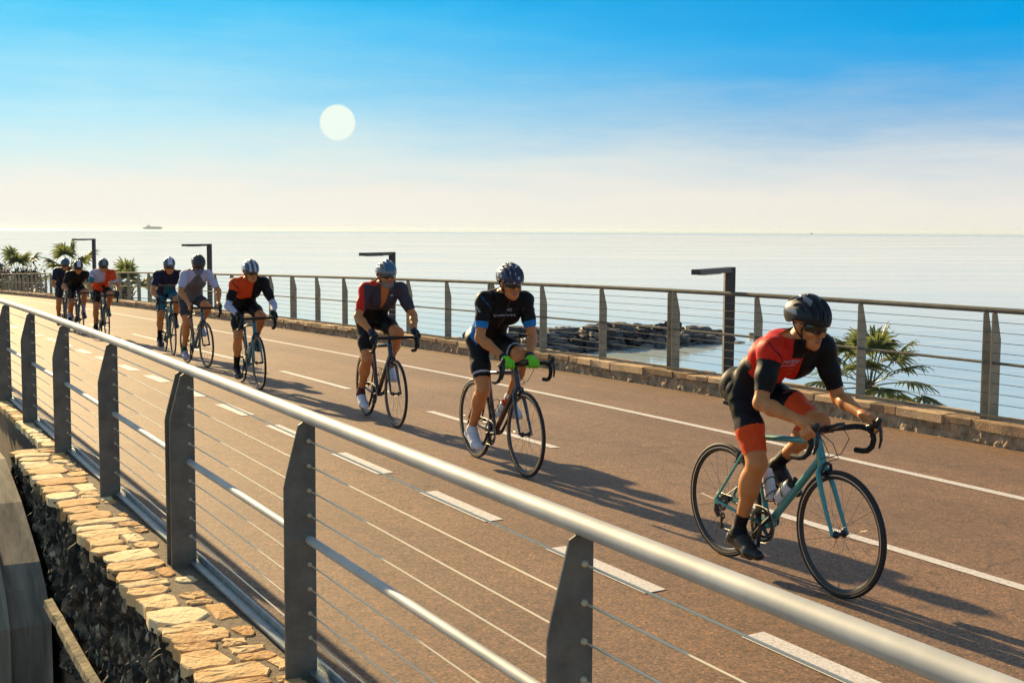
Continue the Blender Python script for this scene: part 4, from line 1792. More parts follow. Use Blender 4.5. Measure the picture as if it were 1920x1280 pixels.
def rider(bike, label, voxel, sh, ang, clothes, hands='hoods', head_pitch=-12, head_yaw=0, helmet=None, glasses=True, elbow=(-.45, .55, -.7), skin=m_skin, bulk=1.0,
          head_off=(.115, .148), helmet_vox=.0045, logos=(), hair=False, beard=False, mask=None, seed=1, strap=True):
    """body in the bicycle's own frame: x forward, y left, z up; sh = (x, z) of the shoulder line"""
    J = {}
    hipx, hipz = -.175, 1.035
    shx, shz = sh
    F_ = Field((-.50, -.44, .02), (.78, .44, shz + .36), voxel)
    H0 = Vector((hipx, 0, hipz))
    S0 = Vector((shx, 0, shz))
    ax = (S0 - H0).normalized()
    nb = Vector((-ax.z, 0, ax.x))                    # towards the back
    sp = [H0, H0.lerp(S0, .30) + nb * .040, H0.lerp(S0, .62) + nb * .052, H0.lerp(S0, .90) + nb * .035, S0 + ax * .055 + nb * .03]
    kk = bulk
    F_.cone(sp[0] + nb * .01, sp[1], .112 * kk, .100 * kk, .03, sy=1.38)
    F_.cone(sp[1], sp[2], .098 * kk, .112 * kk, .03, sy=1.36)
    F_.cone(sp[2], sp[3], .112 * kk, .098 * kk, .03, sy=1.52)
    F_.cone(sp[3], sp[4], .088, .058, .04, sy=1.5)
    # chest and seat
    for sg in (-1, 1):
        F_.ell(H0.lerp(S0, .74) - nb * .035 + Vector((0, sg * .075, 0)), (.105, .085, .07), Matrix.Rotation(-atan2(ax.z, ax.x), 3, 'Y'), .03)
        F_.ell(H0 + Vector((-.052, sg * .072, .005)), (.105, .088, .105), None, .03)
    hip = {}
    bones = [('torso', sp[0] + ax * .05, sp[4]), ('pelvis', H0 - ax * .06, H0 + ax * .05)]
    for sg, nm, aa in ((-1, 'R', ang), (1, 'L', ang + pi)):
        hj = Vector((hipx + .01, sg * .088, hipz - .02))
        ball = BB_ + Vector((cos(aa) * .1725 + .01, sg * .128, sin(aa) * .1725 + .030))
        raise_ = radians(16 + 16 * max(0, -cos(aa)) + 6 * sin(aa))
        ank = ball + Vector((-.125 * cos(raise_) + .02 * sin(raise_), sg * -.004, .125 * sin(raise_) + .072))
        kn = two_bone(hj, ank, .435, .435, (1, sg * .10, .15))
        F_.cone(hj, hj.lerp(kn, .55), .088 * kk, .074 * kk, .03)
        F_.cone(hj.lerp(kn, .55), kn, .074 * kk, .056, .03)
        td = (kn - hj).normalized()
        tf = td.cross(Vector((0, 1, 0))).normalized()          # forward-up of the thigh
        if tf.x < 0:
            tf = -tf
        F_.ell(hj.lerp(kn, .5) + tf * .025, (.07, .062, .07), None, .04)
        F_.cone(hj.lerp(kn, .72) + tf * .022 + Vector((0, -sg * .018, 0)), kn + tf * .012 + Vector((0, -sg * .014, 0)) - td * .03, .042, .03, .03)
        F_.ell(kn + tf * .022, (.036, .036, .040), None, .025)
        sd_ = (ank - kn).normalized()
        cf = Vector((sd_.z, 0, -sd_.x))
        if cf.x > 0:
            cf = -cf                                            # towards the calf
        F_.cone(kn, kn.lerp(ank, .38), .051, .049, .03)
        F_.cone(kn.lerp(ank, .38), ank, .047, .031, .03)
        F_.ell(kn.lerp(ank, .28) + cf * .030 + Vector((0, sg * .008, 0)), (.046, .046, .095), Vector((0, 0, 1)).rotation_difference(sd_).to_matrix(), .03)
        F_.ell(kn.lerp(ank, .30) + cf * .026 + Vector((0, -sg * .014, 0)), (.042, .040, .085), Vector((0, 0, 1)).rotation_difference(sd_).to_matrix(), .03)
        heel = ank + Vector((-.045 * cos(raise_), 0, -.055 + .02 * sin(raise_)))
        fwd_ = (ball - heel)
        toe = ball + Vector((.070, 0, -.004 - .03 * sin(raise_)))
        F_.cone(ank, heel, .036, .031, .02)
        F_.cone(ank + Vector((.01, 0, -.01)), ball + Vector((0, 0, .004)), .036, .030, .025, sy=1.12, yc=ball.y)
        F_.cone(heel, ball + Vector((0, 0, -.006)), .030, .026, .02, sy=1.25, yc=ball.y)
        F_.cone(ball, toe, .031, .020, .02, sy=1.35, yc=ball.y)
        J['kn' + nm], J['ank' + nm], J['hip' + nm], J['ball' + nm], J['heel' + nm], J['toe' + nm] = kn, ank, hj, ball, heel, toe
        bones += [('thigh' + nm, hj, kn), ('shank' + nm, kn, ank), ('foot' + nm, heel + Vector((0, 0, .0)), toe), ('foot' + nm, ank + Vector((0, 0, -.03)), ball)]
        # arm
        sj = S0 + Vector((-.005, sg * .178, .0)) + nb * .0
        if hands == 'hoods':
            wr = BARC + Vector((.028, sg * .222, .062))
        else:
            wr = BARC + Vector((-.062, sg * .112, .050))
        el = two_bone(sj, wr, .30, .275, (elbow[0], sg * elbow[1], elbow[2]))
        F_.cone(sp[3] + Vector((0, sg * .08, 0)), sj, .080, .062, .045)
        F_.ell(sj + Vector((0, sg * .006, -.005)), (.066, .060, .068), None, .03)
        F_.cone(sj, sj.lerp(el, .5), .056, .049, .03)
        F_.cone(sj.lerp(el, .5), el, .047, .038, .025)
        F_.cone(el, el.lerp(wr, .3), .039, .041, .02)
        F_.cone(el.lerp(wr, .3), wr, .041, .025, .02)
        bones += [('uarm' + nm, sj, el), ('farm' + nm, el, wr)]
        c = BARC
        if hands == 'hoods':
            kn0 = c + Vector((.105, sg * .224, .052))
            F_.cone(wr, kn0 + Vector((-.03, 0, .0)), .026, .027, .02, sy=1.15, yc=wr.y)
            F_.cone(wr + Vector((.02, -sg * .012, -.004)), kn0 + Vector((-.015, -sg * .012, -.002)), .021, .018, .015)
            F_.cone(wr + Vector((.03, sg * .012, -.008)), kn0 + Vector((-.02, sg * .012, -.010)), .021, .017, .015)
            for i in range(4):
                b0 = c + Vector((.112 - .017 * i, sg * (.236 + .002 * i), .044 - .011 * i))
                b1 = b0 + Vector((.026 - .002 * i, sg * .006, -.018 - .001 * i))
                b2 = b1 + Vector((.010, -sg * .014, -.020))
                b3 = b2 + Vector((-.010, -sg * .018, -.008))
                F_.cone(b0, b1, .0105, .0095, .006)
                F_.cone(b1, b2, .0095, .0088, .004)
                F_.cone(b2, b3, .0088, .0078, .004)
            t0 = c + Vector((.055, sg * .203, .052))
            t1 = t0 + Vector((.032, -sg * .012, -.006))
            t2 = t1 + Vector((.026, sg * .002, -.012))
            F_.cone(wr + Vector((.012, -sg * .012, 0)), t1, .017, .0115, .010)
            F_.cone(t1, t2, .0115, .009, .004)
            bones.append(('hand' + nm, wr + Vector((.008, 0, 0)), c + Vector((.13, sg * .23, .02))))
        else:
            kn0 = c + Vector((.002, sg * .108, .030))
            F_.cone(wr, kn0 + Vector((-.012, 0, .002)), .025, .022, .02, sy=1.45, yc=wr.y)
            for i in range(4):
                b0 = c + Vector((.000, sg * (.076 + .0225 * i), .029 - .002 * abs(i - 1)))
                b1 = b0 + Vector((.026, 0, -.010))
                b2 = b1 + Vector((.004, 0, -.030))
                b3 = b2 + Vector((-.018, 0, -.014))
                F_.cone(b0, b1, .0115, .0105, .006)
                F_.cone(b1, b2, .0105, .0098, .004)
                F_.cone(b2, b3, .0098, .0088, .004)
            t1 = c + Vector((-.018, sg * .066, .006))
            t2 = c + Vector((.0, sg * .056, -.020))
            F_.cone(wr + Vector((.012, -sg * .02, -.004)), t1, .017, .012, .010)
            F_.cone(t1, t2, .012, .0095, .004)
            bones.append(('hand' + nm, wr + Vector((.006, 0, 0)), c + Vector((.03, sg * .11, .0))))
        J['wr' + nm], J['el' + nm], J['sj' + nm] = wr, el, sj
    # neck and head
    Rh = Matrix.Rotation(radians(head_yaw), 3, 'Z') @ Matrix.Rotation(radians(-head_pitch), 3, 'Y')
    hc = Vector((shx + head_off[0], 0, shz + head_off[1]))
    neck0 = S0 + Vector((.025, 0, .035))

    def hp(x, y, z):
        return hc + Rh @ Vector((x, y, z))
    F_.cone(neck0, hp(-.030, 0, -.055), .062, .056, .03)
    F_.ell(hp(-.012, 0, .028), (.098, .076, .092), Rh, .02)          # skull
    F_.cone(hp(.018, 0, -.030), hp(.048, 0, -.088), .064, .036, .03)   # face to jaw
    F_.cone(hp(.030, -.026, -.080), hp(.062, 0, -.104), .026, .020, .02)
    F_.cone(hp(.030, .026, -.080), hp(.062, 0, -.104), .026, .020, .02)
    F_.cone(hp(-.015, -.045, -.05), hp(.04, -.026, -.088), .028, .024, .025)
    F_.cone(hp(-.015, .045, -.05), hp(.04, .026, -.088), .028, .024, .025)
    F_.cone(hp(.077, 0, .004), hp(.104, 0, -.034), .010, .013, .010)   # nose
    F_.ell(hp(.098, .009, -.039), (.010, .008, .007), Rh, .006)
    F_.ell(hp(.098, -.009, -.039), (.010, .008, .007), Rh, .006)
    F_.cone(hp(.070, -.04, .016), hp(.076, 0, .018), .012, .012, .014)
    F_.cone(hp(.070, .04, .016), hp(.076, 0, .018), .012, .012, .014)
    for sg in (-1, 1):
        F_.ell(hp(.079, sg * .031, -.004), (.014, .016, .011), Rh, .010, carve=True)
        F_.ell(hp(.067, sg * .031, -.004), (.013, .013, .012), Rh, .003)
        F_.ell(hp(.055, sg * .045, -.035), (.026, .022, .020), Rh, .02)   # cheek
        F_.ell(hp(-.012, sg * .076, -.012), (.020, .010, .031), Rh @ Matrix.Rotation(radians(sg * 18), 3, 'Z'), .006)
    F_.cone(hp(.083, -.020, -.065), hp(.090, 0, -.064), .0065, .0075, .006)
    F_.cone(hp(.083, .020, -.065), hp(.090, 0, -.064), .0065, .0075, .006)
    F_.cone(hp(.080, -.016, -.075), hp(.087, 0, -.076), .007, .0085, .006)
    F_.cone(hp(.080, .016, -.075), hp(.087, 0, -.076), .007, .0085, .006)
    F_.cone(hp(.094, -.022, -.0705), hp(.096, .022, -.0705), .0022, .0022, .003, carve=True)
    bones += [('neck', neck0, hp(-.03, 0, -.07)), ('head', hp(-.02, 0, .03), hp(.05, 0, -.09))]
    v, q = F_.mesh()
    # labels
    best = np.full(len(v), 9.0)
    lab = np.zeros(len(v), int)
    tt = np.zeros(len(v))
    RAD = dict(torso=.125, pelvis=.13, thigh=.072, shank=.045, foot=.032, uarm=.05, farm=.036, hand=.03, neck=.058, head=.085)
    for i, (nm, a, b_) in enumerate(bones):
        d, t = capd(v, a, b_)
        r = RAD[nm.rstrip('LR') if nm.rstrip('LR') in RAD else nm]
        if nm == 'torso':
            vv = v.copy(); vv[:, 1] /= 1.4
            d, t = capd(vv, a, b_)
        d = d - r
        if nm in ('torso', 'pelvis'):
            d = d - .016
        elif nm.startswith('thigh'):
            d = d - .012
        m = d < best
        best[m] = d[m]; lab[m] = i; tt[m] = t[m]
    names = np.array([b_[0] for b_ in bones])[lab]
    nrm = vnormals(v, q)
    lips_f = None
    # body
    mi = np.zeros(len(q), int)
    hl = (v - np.array(hc)) @ np.array(Rh)        # head-local coordinates
    isl = (names == 'head') & (hl[:, 0] > .074) & (np.abs(hl[:, 1]) < .024) & (hl[:, 2] < -.060) & (hl[:, 2] > -.083)
    mi[isl[q].sum(1) >= 3] = 1
    body = np_mesh('person', v, q, [skin, m_lips], None, mi)
    body.matrix_world = bike.matrix_world.copy()
    tag(body, label, 'person', 'cyclists riding along the road')

    u = ((v - np.array(H0)) @ np.array(ax)) / (S0 - H0).length      # 0 hips .. 1 shoulders
    bk = (v - np.array(H0)) @ np.array(nb)                          # + back, - chest
    is_ = lambda *n: np.isin(names, n)

    def piece(name, keep, off, mats_, rule=None, wr_=0.0, fr=1.0):
        used, qq = sub_mesh(v, q, keep)
        if len(qq) == 0:
            return None
        vv = v[used] + nrm[used] * (off + (wrinkle(v[used], wr_, fr, seed) if wr_ else 0))[:, None] if wr_ else v[used] + nrm[used] * off
        mi_ = None
        if rule is not None:
            cen = used[qq]
            fc = {k_: arr[cen].mean(1) for k_, arr in dict(x=v[:, 0], y=v[:, 1], z=v[:, 2], u=u, bk=bk, t=tt).items()}
            fn = names[cen[:, 0]]
            mi_ = rule(fc, fn)
        o = np_mesh(name, vv, qq, mats_, body, mi_)
        return o, vv, qq
    sleeve = clothes.get('sleeve', .72)
    jk = is_('torso') | (is_('pelvis') & (u > -.12)) | ((names == 'uarmL') | (names == 'uarmR')) & (tt < sleeve)
    jk |= is_('neck') & (tt < clothes.get('collar', .35))
    jk |= is_('thighL', 'thighR') & (u > clothes.get('hem', -.05)) & (bk > -.2) & (tt < .12)
    jk &= ~((v[:, 2] > hc.z - .075) & (np.abs(v[:, 1]) < .115) & (v[:, 0] > S0.x - .01))
    if clothes.get('vneck'):
        jk &= ~((bk < .02) & (np.abs(v[:, 1]) < .075 * (u - clothes['vneck'])) & (u > clothes['vneck']) & is_('torso', 'neck'))
    jmesh = piece('jersey', jk, .0085, clothes['jersey'][0], clothes['jersey'][1], clothes.get('wr', .0055), clothes.get('fr', .75))
    sk = is_('pelvis') | (is_('thighL', 'thighR') & (tt < clothes.get('short', .80))) | (is_('torso') & (u < .34))
    piece('shorts', sk, .0035, clothes['shorts'][0], clothes['shorts'][1], .0012, 1.6)
    if 'socks' in clothes:
        st = clothes.get('sock_t', .80)
        piece('sock', (is_('shankR') & (tt > st)) | (is_('footR')), .003, clothes['socks'])
        piece('sock', (is_('shankL') & (tt > st)) | (is_('footL')), .003, clothes['socks'])
    shm = clothes['shoes']
    for nm in 'RL':
        a_, b_ = J['ank' + nm], J['ball' + nm]
        kp = (names == 'foot' + nm) & (v[:, 2] < a_.z + .012)
        piece('shoe', kp, .0075, shm)
        sb = MB()
        h_, bl, te = J['heel' + nm], J['ball' + nm], J['toe' + nm]
        sb.tube([h_ + Vector((-.02, 0, -.033)), h_ + Vector((.03, 0, -.034)), bl + Vector((-.06, 0, -.026)), bl + Vector((0, 0, -.031)), te + Vector((.012, 0, -.018))], [.020, .030, .030, .038, .022], 10, flat=(1, .24))
        sb.build('shoe_sole', c_shoe_b, body)
    if 'gloves' in clothes:
        gt = clothes.get('glove_t', 9)
        for nm in 'RL':
            kp = (names == 'hand' + nm) & (tt < gt)
            dark_tips = clothes.get('tips')
            piece('glove', kp, .0035, [clothes['gloves'], dark_tips or clothes['gloves']], lambda fc, fn: (fc['t'] < .16).astype(int))
            piece('glove_cuff', (names == 'farm' + nm) & (tt > .90), .004, dark_tips or clothes['gloves'])
    if 'warmers' in clothes:
        for nm in 'RL':
            piece('arm_warmer', ((names == 'farm' + nm) & (tt < .97)) | ((names == 'uarm' + nm) & (tt > .74)), .003, clothes['warmers'])
    if mask:
        kp = (names == 'head') & (hl[:, 2] < -.024) & (hl[:, 0] > -.03) | (is_('neck') & (tt > .5) & (hl[:, 0] > -.06))
        piece('face_mask', kp, .005, mask)
    if beard:
        kp = (names == 'head') & (hl[:, 2] < -.052) & (hl[:, 0] > -.01) & ~isl
        piece('beard', kp, .003, mat('grey_beard', (.22, .20, .19), rough=0.9, bump=0.8, bscale=150))
    if hair:
        kp = (names == 'head') & (hl[:, 0] < .055) & ((hl[:, 2] > -.03) & (hl[:, 0] < -.03) | (hl[:, 2] > .02))
        piece('hair', kp, .007, m_hair)
    # helmet
    if helmet:
        hf = Field((-.19, -.14, -.06), (.17, .14, .20), helmet_vox)
        ce = Vector((-.018, 0, .040))
        hf.ell(ce, (.136, .102, .122), None, 0)
        hf.ell(ce + Vector((-.075, 0, .004)), (.084, .082, .080), None, .03)
        hf.ell(ce + Vector((0, 0, -.012)), (.110, .084, .108), None, .0, carve=True)
        # rim: front brow higher than the nape
        sl, (X, Y, Z) = hf.region((-.19, -.14, -.06), (.17, .14, .20), 0)
        cut = (.012 + .15 * np.clip(X, -.2, .2) + .012 * np.cos(X * 30)) - Z
        hf.f[sl] = np.maximum(hf.f[sl], (cut + 0 * Y).astype(np.float32))
        # vents: long slots running front to back, and smaller side ones
        for (y, w_, x0, x1, zb) in ((0, .013, .02, .122, .115), (.033, .013, -.05, .112, .13), (-.033, .013, -.05, .112, .13), (.064, .012, -.06, .085, .118), (-.064, .012, -.06, .085, .118),
                                    (.015, .011, -.13, -.05, .125), (-.015, .011, -.13, -.05, .125), (.046, .011, -.135, -.075, .09), (-.046, .011, -.135, -.075, .09), (.088, .007, -.055, .03, .075), (-.088, .007, -.055, .03, .075)):
            pts = []
            for i in range(7):
                x = x0 + (x1 - x0) * i / 6
                xx, yy = (x - ce.x) / .136, y / .102
                z = ce.z + .122 * sqrt(max(0, 1 - xx * xx - yy * yy))
                pts.append((x, y, z))
            for i in range(6):
                hf.cone(pts[i], pts[i + 1], w_ if 0 < i else w_ * .6, w_ if i < 5 else w_ * .6, .004, carve=True)
        hv, hq = hf.mesh()
        Mh = Matrix.Translation(hc) @ Rh.to_4x4()
        hm = None
        if helmet[1] is not None:
            cen = hv[hq].mean(1)
            hm = helmet[1](cen)
        ho = np_mesh('helmet', hv, hq, helmet[0], body, hm)
        ho.matrix_local = Mh
        if strap:
            b = MB()
            for sg in (-1, 1):
                b.tube([Vector((.045, sg * .083, .028)), Vector((.02, sg * .080, -.03)), Vector((.025, sg * .066, -.075)), Vector((.035, sg * .03, -.118)), Vector((.038, 0, -.124))], .0055, 6, flat=(1, .45))
                b.tube([Vector((-.06, sg * .083, .02)), Vector((-.02, sg * .084, -.03)), Vector((.022, sg * .072, -.065))], .0055, 6, flat=(1, .45))
            so = b.build('helmet_strap', c_black, ho)
    if glasses:
        b = MB()
        vs, fs = [], []
        n = 18
        for i in range(n + 1):
            a = radians(-68 + 136 * i / n)
            for (z, k_) in ((.020, 1.0), (.008, 1.03), (-.010, 1.025), (-.026 + .014 * max(0, 1 - abs(a) / .3) - .0 * abs(a), .99)):
                vs.append((-.001 + .103 * k_ * cos(a), .080 * k_ * sin(a), z * 1.18 * (1 - .35 * abs(a) / 1.2) - .002))
        m = 4
        k0 = len(vs)
        for i in range(k0):
            x, y, z = vs[i]
            vs.append((x - .003, y * .97, z))
        for i in range(n):
            for j in range(m - 1):
                a = i * m + j
                fs.append((a, a + 1, a + m + 1, a + m))
                fs.append((k0 + a, k0 + a + m, k0 + a + m + 1, k0 + a + 1))
            fs.append((i * m, (i + 1) * m, k0 + (i + 1) * m, k0 + i * m))
            a = i * m + m - 1
            fs.append((a, k0 + a, k0 + a + m, a + m))
        b.add(vs, fs)
        for sg in (-1, 1):
            b.tube([(.035, sg * .0755, .010), (-.01, sg * .081, .008), (-.045, sg * .078, -.002)], .0026, 6)
        go = b.build('sunglasses', m_lens, body)
        go.matrix_local = Matrix.Translation(hc) @ Rh.to_4x4()
    # printed marks on the jersey: short strokes laid on its surface
    if logos and jmesh:
        tree = BVHTree.FromPolygons([Vector(p) for p in jmesh[1].tolist()], [tuple(x) for x in jmesh[2].tolist()])
        for (nm_, m_, frame_, strokes, wd) in logos:
            b = MB()
            for st in strokes:
                pts = []
                dense = []
                for i in range(len(st) - 1):
                    for k_ in range(5):
                        t = k_ / 5
                        dense.append((st[i][0] * (1 - t) + st[i + 1][0] * t, st[i][1] * (1 - t) + st[i + 1][1] * t))
                dense.append(st[-1])
                for (a, c_) in dense:
                    o_, d_ = frame_(a, c_, J, H0, S0, ax, nb)
                    hit = tree.ray_cast(o_, d_)
                    if hit[0] is not None:
                        pts.append(hit[0] + hit[1] * (.0015 if hit[1].dot(d_) < 0 else -.0015))
                if len(pts) > 1:
                    b.tube(pts, wd, 5)
            if b.v:
                b.build(nm_, m_, body)
    return body


def chest_frame(a, c_, J, H0, S0, ax, nb):
    """a: to the rider's left, c: along the torso (m from the hips)"""
    p = H0 + ax * c_ + Vector((0, a, 0))
    return p - nb * .5, nb


def front_frame(a, c_, J, H0, S0, ax, nb):
    p = Vector((.9, a, c_))
    return p, Vector((-1, 0, 0))


def sleeve_frame(side):
    def f(a, c_, J, H0, S0, ax, nb):
        sg = -1 if side == 'R' else 1
        p = J['sj' + side].lerp(J['el' + side], c_) + Vector((a, 0, 0))
        return p + Vector((.15, sg * .4, .1)), Vector((-.15, -sg * .4, -.1)).normalized()
    return f


def script_strokes(x0, y0, w, h, n, seed):
    """an illegible handwritten line of loops, as the print on the chest reads from here"""
    r = random.Random(seed)
    out, pts = [], []
    for i in range(n * 4 + 1):
        t = i / (n * 4)
        k = 1.0 if (i // 4) % 3 else 1.7
        pts.append((x0 + w * t + .25 * w / n * sin(i * pi / 2), y0 + h * k * .5 * sin(i * pi / 2 + .6) * r.uniform(.7, 1.1)))
    out.append(pts)
    return out


ZIP = lambda z0, z1: ('zip', m_chain, front_frame, [[(.0, z0), (.002, (z0 + z1) / 2), (.0, z1)]], .0022)


def one(n):
    return lambda fc, fn: np.full(len(fn), n)


# ------------------------------------------------------------------ the nine cyclists
D = radians


def j_lead(fc, fn):                        # 0 black 1 red 2 maroon 3 grey
    m = np.zeros(len(fn), int)
    body_ = np.isin(fn, ['torso', 'neck'])
    front = fc['bk'] < .02
    red = (fc['y'] < .035 - .10 * np.clip(fc['u'] - .75, -.5, .5)) & (fc['u'] > np.where(front, .36, .52 - .9 * np.clip(.02 - fc['bk'], -.2, 0) * 0))
    m[body_ & red] = 1
    m[(fn == 'uarmR') & (fc['t'] < .22)] = 1
    m[body_ & (np.abs(fc['y']) < .075) & (fc['u'] > 1.0)] = 0
    return m


def s_lead(fc, fn):                        # orange cuffs
    m = np.zeros(len(fn), int)
    m[np.isin(fn, ['thighR', 'thighL']) & (fc['t'] > .52)] = 1
    return m


def s_plain(fc, fn):
    return np.zeros(len(fn), int)


def s_band(fc, fn):
    m = np.zeros(len(fn), int)
    m[np.isin(fn, ['thighR', 'thighL']) & (fc['t'] > .66) & (fc['t'] < .70)] = 1
    return m


def j_blue(fc, fn):                        # 0 black 1 blue
    m = np.zeros(len(fn), int)
    m[np.isin(fn, ['uarmR', 'uarmL']) & (fc['t'] > .55)] = 1
    m[np.isin(fn, ['torso']) & (fc['y'] < -.115) & (fc['bk'] > .03) & (fc['u'] > .35) & (fc['u'] < .86)] = 1
    m[np.isin(fn, ['torso', 'pelvis']) & (np.abs(fc['y']) > .135) & (fc['u'] < .50) & (fc['u'] > .10)] = 1
    return m


def j_dark(fc, fn):                        # 0 charcoal 1 red 2 black
    m = np.zeros(len(fn), int)
    m[(fn == 'uarmR') & (fc['y'] < -.212 - .035 * fc['t'])] = 1
    m[np.isin(fn, ['torso']) & (fc['y'] < -.045) & (fc['u'] > .84) & (fc['bk'] > .005)] = 1
    m[(fn == 'uarmR') & (fc['t'] < .12) & (fc['bk'] > -.01)] = 1
    m[np.isin(fn, ['torso', 'pelvis']) & (fc['u'] < .52)] = 2
    return m


def j_orange(fc, fn):                      # 0 black 1 orange red 2 red
    m = np.zeros(len(fn), int)
    body_ = np.isin(fn, ['torso', 'neck'])
    m[body_ & (fc['u'] > .55) & (fc['y'] < .03)] = 1
    m[(fn == 'uarmR') & (fc['t'] < .30)] = 1
    return m


def j_grey(fc, fn):                        # 0 grey 1 lavender white
    m = np.zeros(len(fn), int)
    m[np.isin(fn, ['uarmR', 'uarmL'])] = 1
    m[np.isin(fn, ['torso']) & (fc['u'] > .78) & (np.abs(fc['y']) > .055 + .35 * (1.02 - fc['u']))] = 1
    return m


def j_navy(fc, fn):                        # 0 navy 1 blue 2 light band
    m = np.zeros(len(fn), int)
    m[np.isin(fn, ['torso']) & (fc['bk'] < .0) & (fc['u'] < .62) & (np.abs(fc['y'] - .03) < .08)] = 1
    m[np.isin(fn, ['torso']) & (fc['bk'] < .02) & (fc['u'] > .66) & (fc['u'] < .71)] = 2
    return m


def j_whiteorange(fc, fn):                 # 0 white 1 orange red 2 blue grey
    m = np.zeros(len(fn), int)
    m[np.isin(fn, ['torso']) & (fc['y'] > .04) & (fc['u'] > .6)] = 1
    m[np.isin(fn, ['torso', 'pelvis']) & (fc['u'] < .55)] = 1
    m[(fn == 'uarmL') & (fc['t'] < .5)] = 1
    m[(fn == 'uarmR') & (fc['t'] > .3)] = 2
    return m


m_celeste = mat('turquoise_frame_paint', (.045, .27, .25), rough=0.28, coat=0.6, var=0.06, vscale=6)
m_celeste2 = mat('dull_turquoise_frame_paint', (.03, .17, .18), rough=0.3, coat=0.6)
m_blackframe = mat('black_frame_paint', (.012, .011, .012), rough=0.25, coat=0.7)
m_wineframe = mat('black_and_wine_frame_paint', (.060, .010, .012), rough=0.25, coat=0.7, col2=(.012, .010, .011), vscale=3.5)
m_greenframe = mat('dark_green_frame_paint', (.012, .035, .022), rough=0.3, coat=0.6)
m_blueframe = mat('steel_blue_frame_paint', (.05, .12, .16), rough=0.3, coat=0.6)

h_black = mat('black_helmet_shell', (.008, .008, .009), rough=0.4, spec=0.3, coat=0.12)
h_grey = mat('grey_helmet_shell', (.16, .17, .19), rough=0.3, coat=0.5)
h_navy = mat('navy_helmet_shell', (.022, .022, .06), rough=0.36, coat=0.2)
h_blue = mat('blue_helmet_shell', (.02, .13, .26), rough=0.3, coat=0.5)
h_white = mat('white_helmet_shell', (.55, .56, .62), rough=0.3, coat=0.5)
h_red = mat('red_helmet_light', (.5, .05, .04), rough=0.3)
h_slate = mat('slate_helmet_shell', (.055, .085, .13), rough=0.3, coat=0.5)
h_brown = mat('dark_brown_helmet_shell', (.035, .028, .024), rough=0.4, coat=0.3)


def hm_lead(c):
    m = np.zeros(len(c), int)
    st = (np.sin(c[:, 1] * 95 + c[:, 0] * 20) > .45) & (c[:, 2] > .05) & (c[:, 0] < .03) & (c[:, 1] < .05)
    m[st] = 1
    m[(c[:, 0] < -.135) & (np.abs(c[:, 1]) < .03) & (c[:, 2] < .06)] = 2
    return m


def hm_spots(c):
    m = np.zeros(len(c), int)
    k = np.sin(c[:, 0] * 95 + 1) * np.sin(c[:, 1] * 88 + .6) * np.sin(c[:, 2] * 80)
    m[k > .55] = 1
    return m


def hm_stripes(c):
    m = np.zeros(len(c), int)
    m[(np.sin(c[:, 1] * 105) > .35)] = 1
    return m


def hm_centre(c):
    m = np.zeros(len(c), int)
    m[(np.abs(c[:, 1]) < .040) & (c[:, 2] > .05)] = 1
    return m


# 1: the leader on the turquoise bicycle
a1 = D(268)
bk1 = make_bike(4.66, 5.555, 28, a1, m_celeste, m_celeste, 'turquoise road bicycle ridden by the leading cyclist in red and black', rim=.022, computer=True)
rider(bk1, 'cyclist in black helmet, red and black jersey and orange cuffed shorts on turquoise bicycle', .0055, (.212, 1.294), a1,
      dict(jersey=([c_black, c_red, c_dred], j_lead), shorts=([c_black, c_orange], s_lead), short=.86, socks=c_black, sock_t=.74, shoes=c_shoe_b, sleeve=.80),
      helmet=([h_black, h_grey, h_red], hm_lead), head_pitch=-14, head_yaw=6, head_off=(.094, .138), elbow=(-.75, .42, -.55), seed=3, bulk=.94,
      logos=[ZIP(1.12, 1.31), ('chest_print', c_ltgrey, front_frame, script_strokes(-.135, 1.225, .125, .022, 6, 4) + [[(-.13, 1.203), (-.03, 1.207)]], .0018),
             ('chest_print', c_orange, front_frame, script_strokes(-.120, 1.180, .10, .014, 5, 8) + script_strokes(-.110, 1.155, .085, .012, 5, 9), .0020)])
bottle_obj(m_clearbottle, m_blackp, 'down', bk1.matrix_world, 'white bottle with black cap on the down tube of the front turquoise bicycle')
bottle_obj(m_clearbottle, m_white_plastic, 'seat', bk1.matrix_world, 'pale bottle on the seat tube of the front turquoise bicycle behind the leader\'s calf')

# 2: black and blue, green gloves
a2 = D(232)
bk2 = make_bike(4.81, 9.255, 25.2, a2, m_wineframe, m_blackframe, 'black and wine red road bicycle ridden by the cyclist with lime gloves', rim=.026, computer=True)
rider(bk2, 'cyclist in black jersey with blue sleeve cuffs, lime green gloves and speckled navy helmet', .0062, (.185, 1.372), a2,
      dict(jersey=([c_black, c_blue], j_blue), shorts=([c_black, c_ltgrey], s_band), short=.78, socks=c_white, sock_t=.86, shoes=c_shoe_w, sleeve=.74, gloves=c_green, tips=c_navy),
      hands='tops', helmet=([h_navy, h_white], hm_spots), head_pitch=-10, head_yaw=2, elbow=(-.55, .60, -.50), skin=m_skin, seed=5, hair=True,
      logos=[ZIP(1.14, 1.38), ('chest_print', c_ltgrey, front_frame, script_strokes(-.115, 1.255, .20, .016, 8, 14), .0024), ('chest_print', c_ltgrey, front_frame, [[(.005, 1.300), (.03, 1.312), (.05, 1.300)], [(.012, 1.294), (.045, 1.294)]], .003),
             ('sleeve_print', c_ltgrey, sleeve_frame('R'), [[(-.02, .20), (.0, .26), (.02, .34)], [(-.012, .18), (.028, .32)]], .003), ('sleeve_print', c_ltgrey, sleeve_frame('L'), [[(.0, .25), (.012, .33)]], .003)])
bottle_obj(m_clearbottle, m_redcap, 'down', bk2.matrix_world, 'pale bottle on the down tube of the black and wine red bicycle')

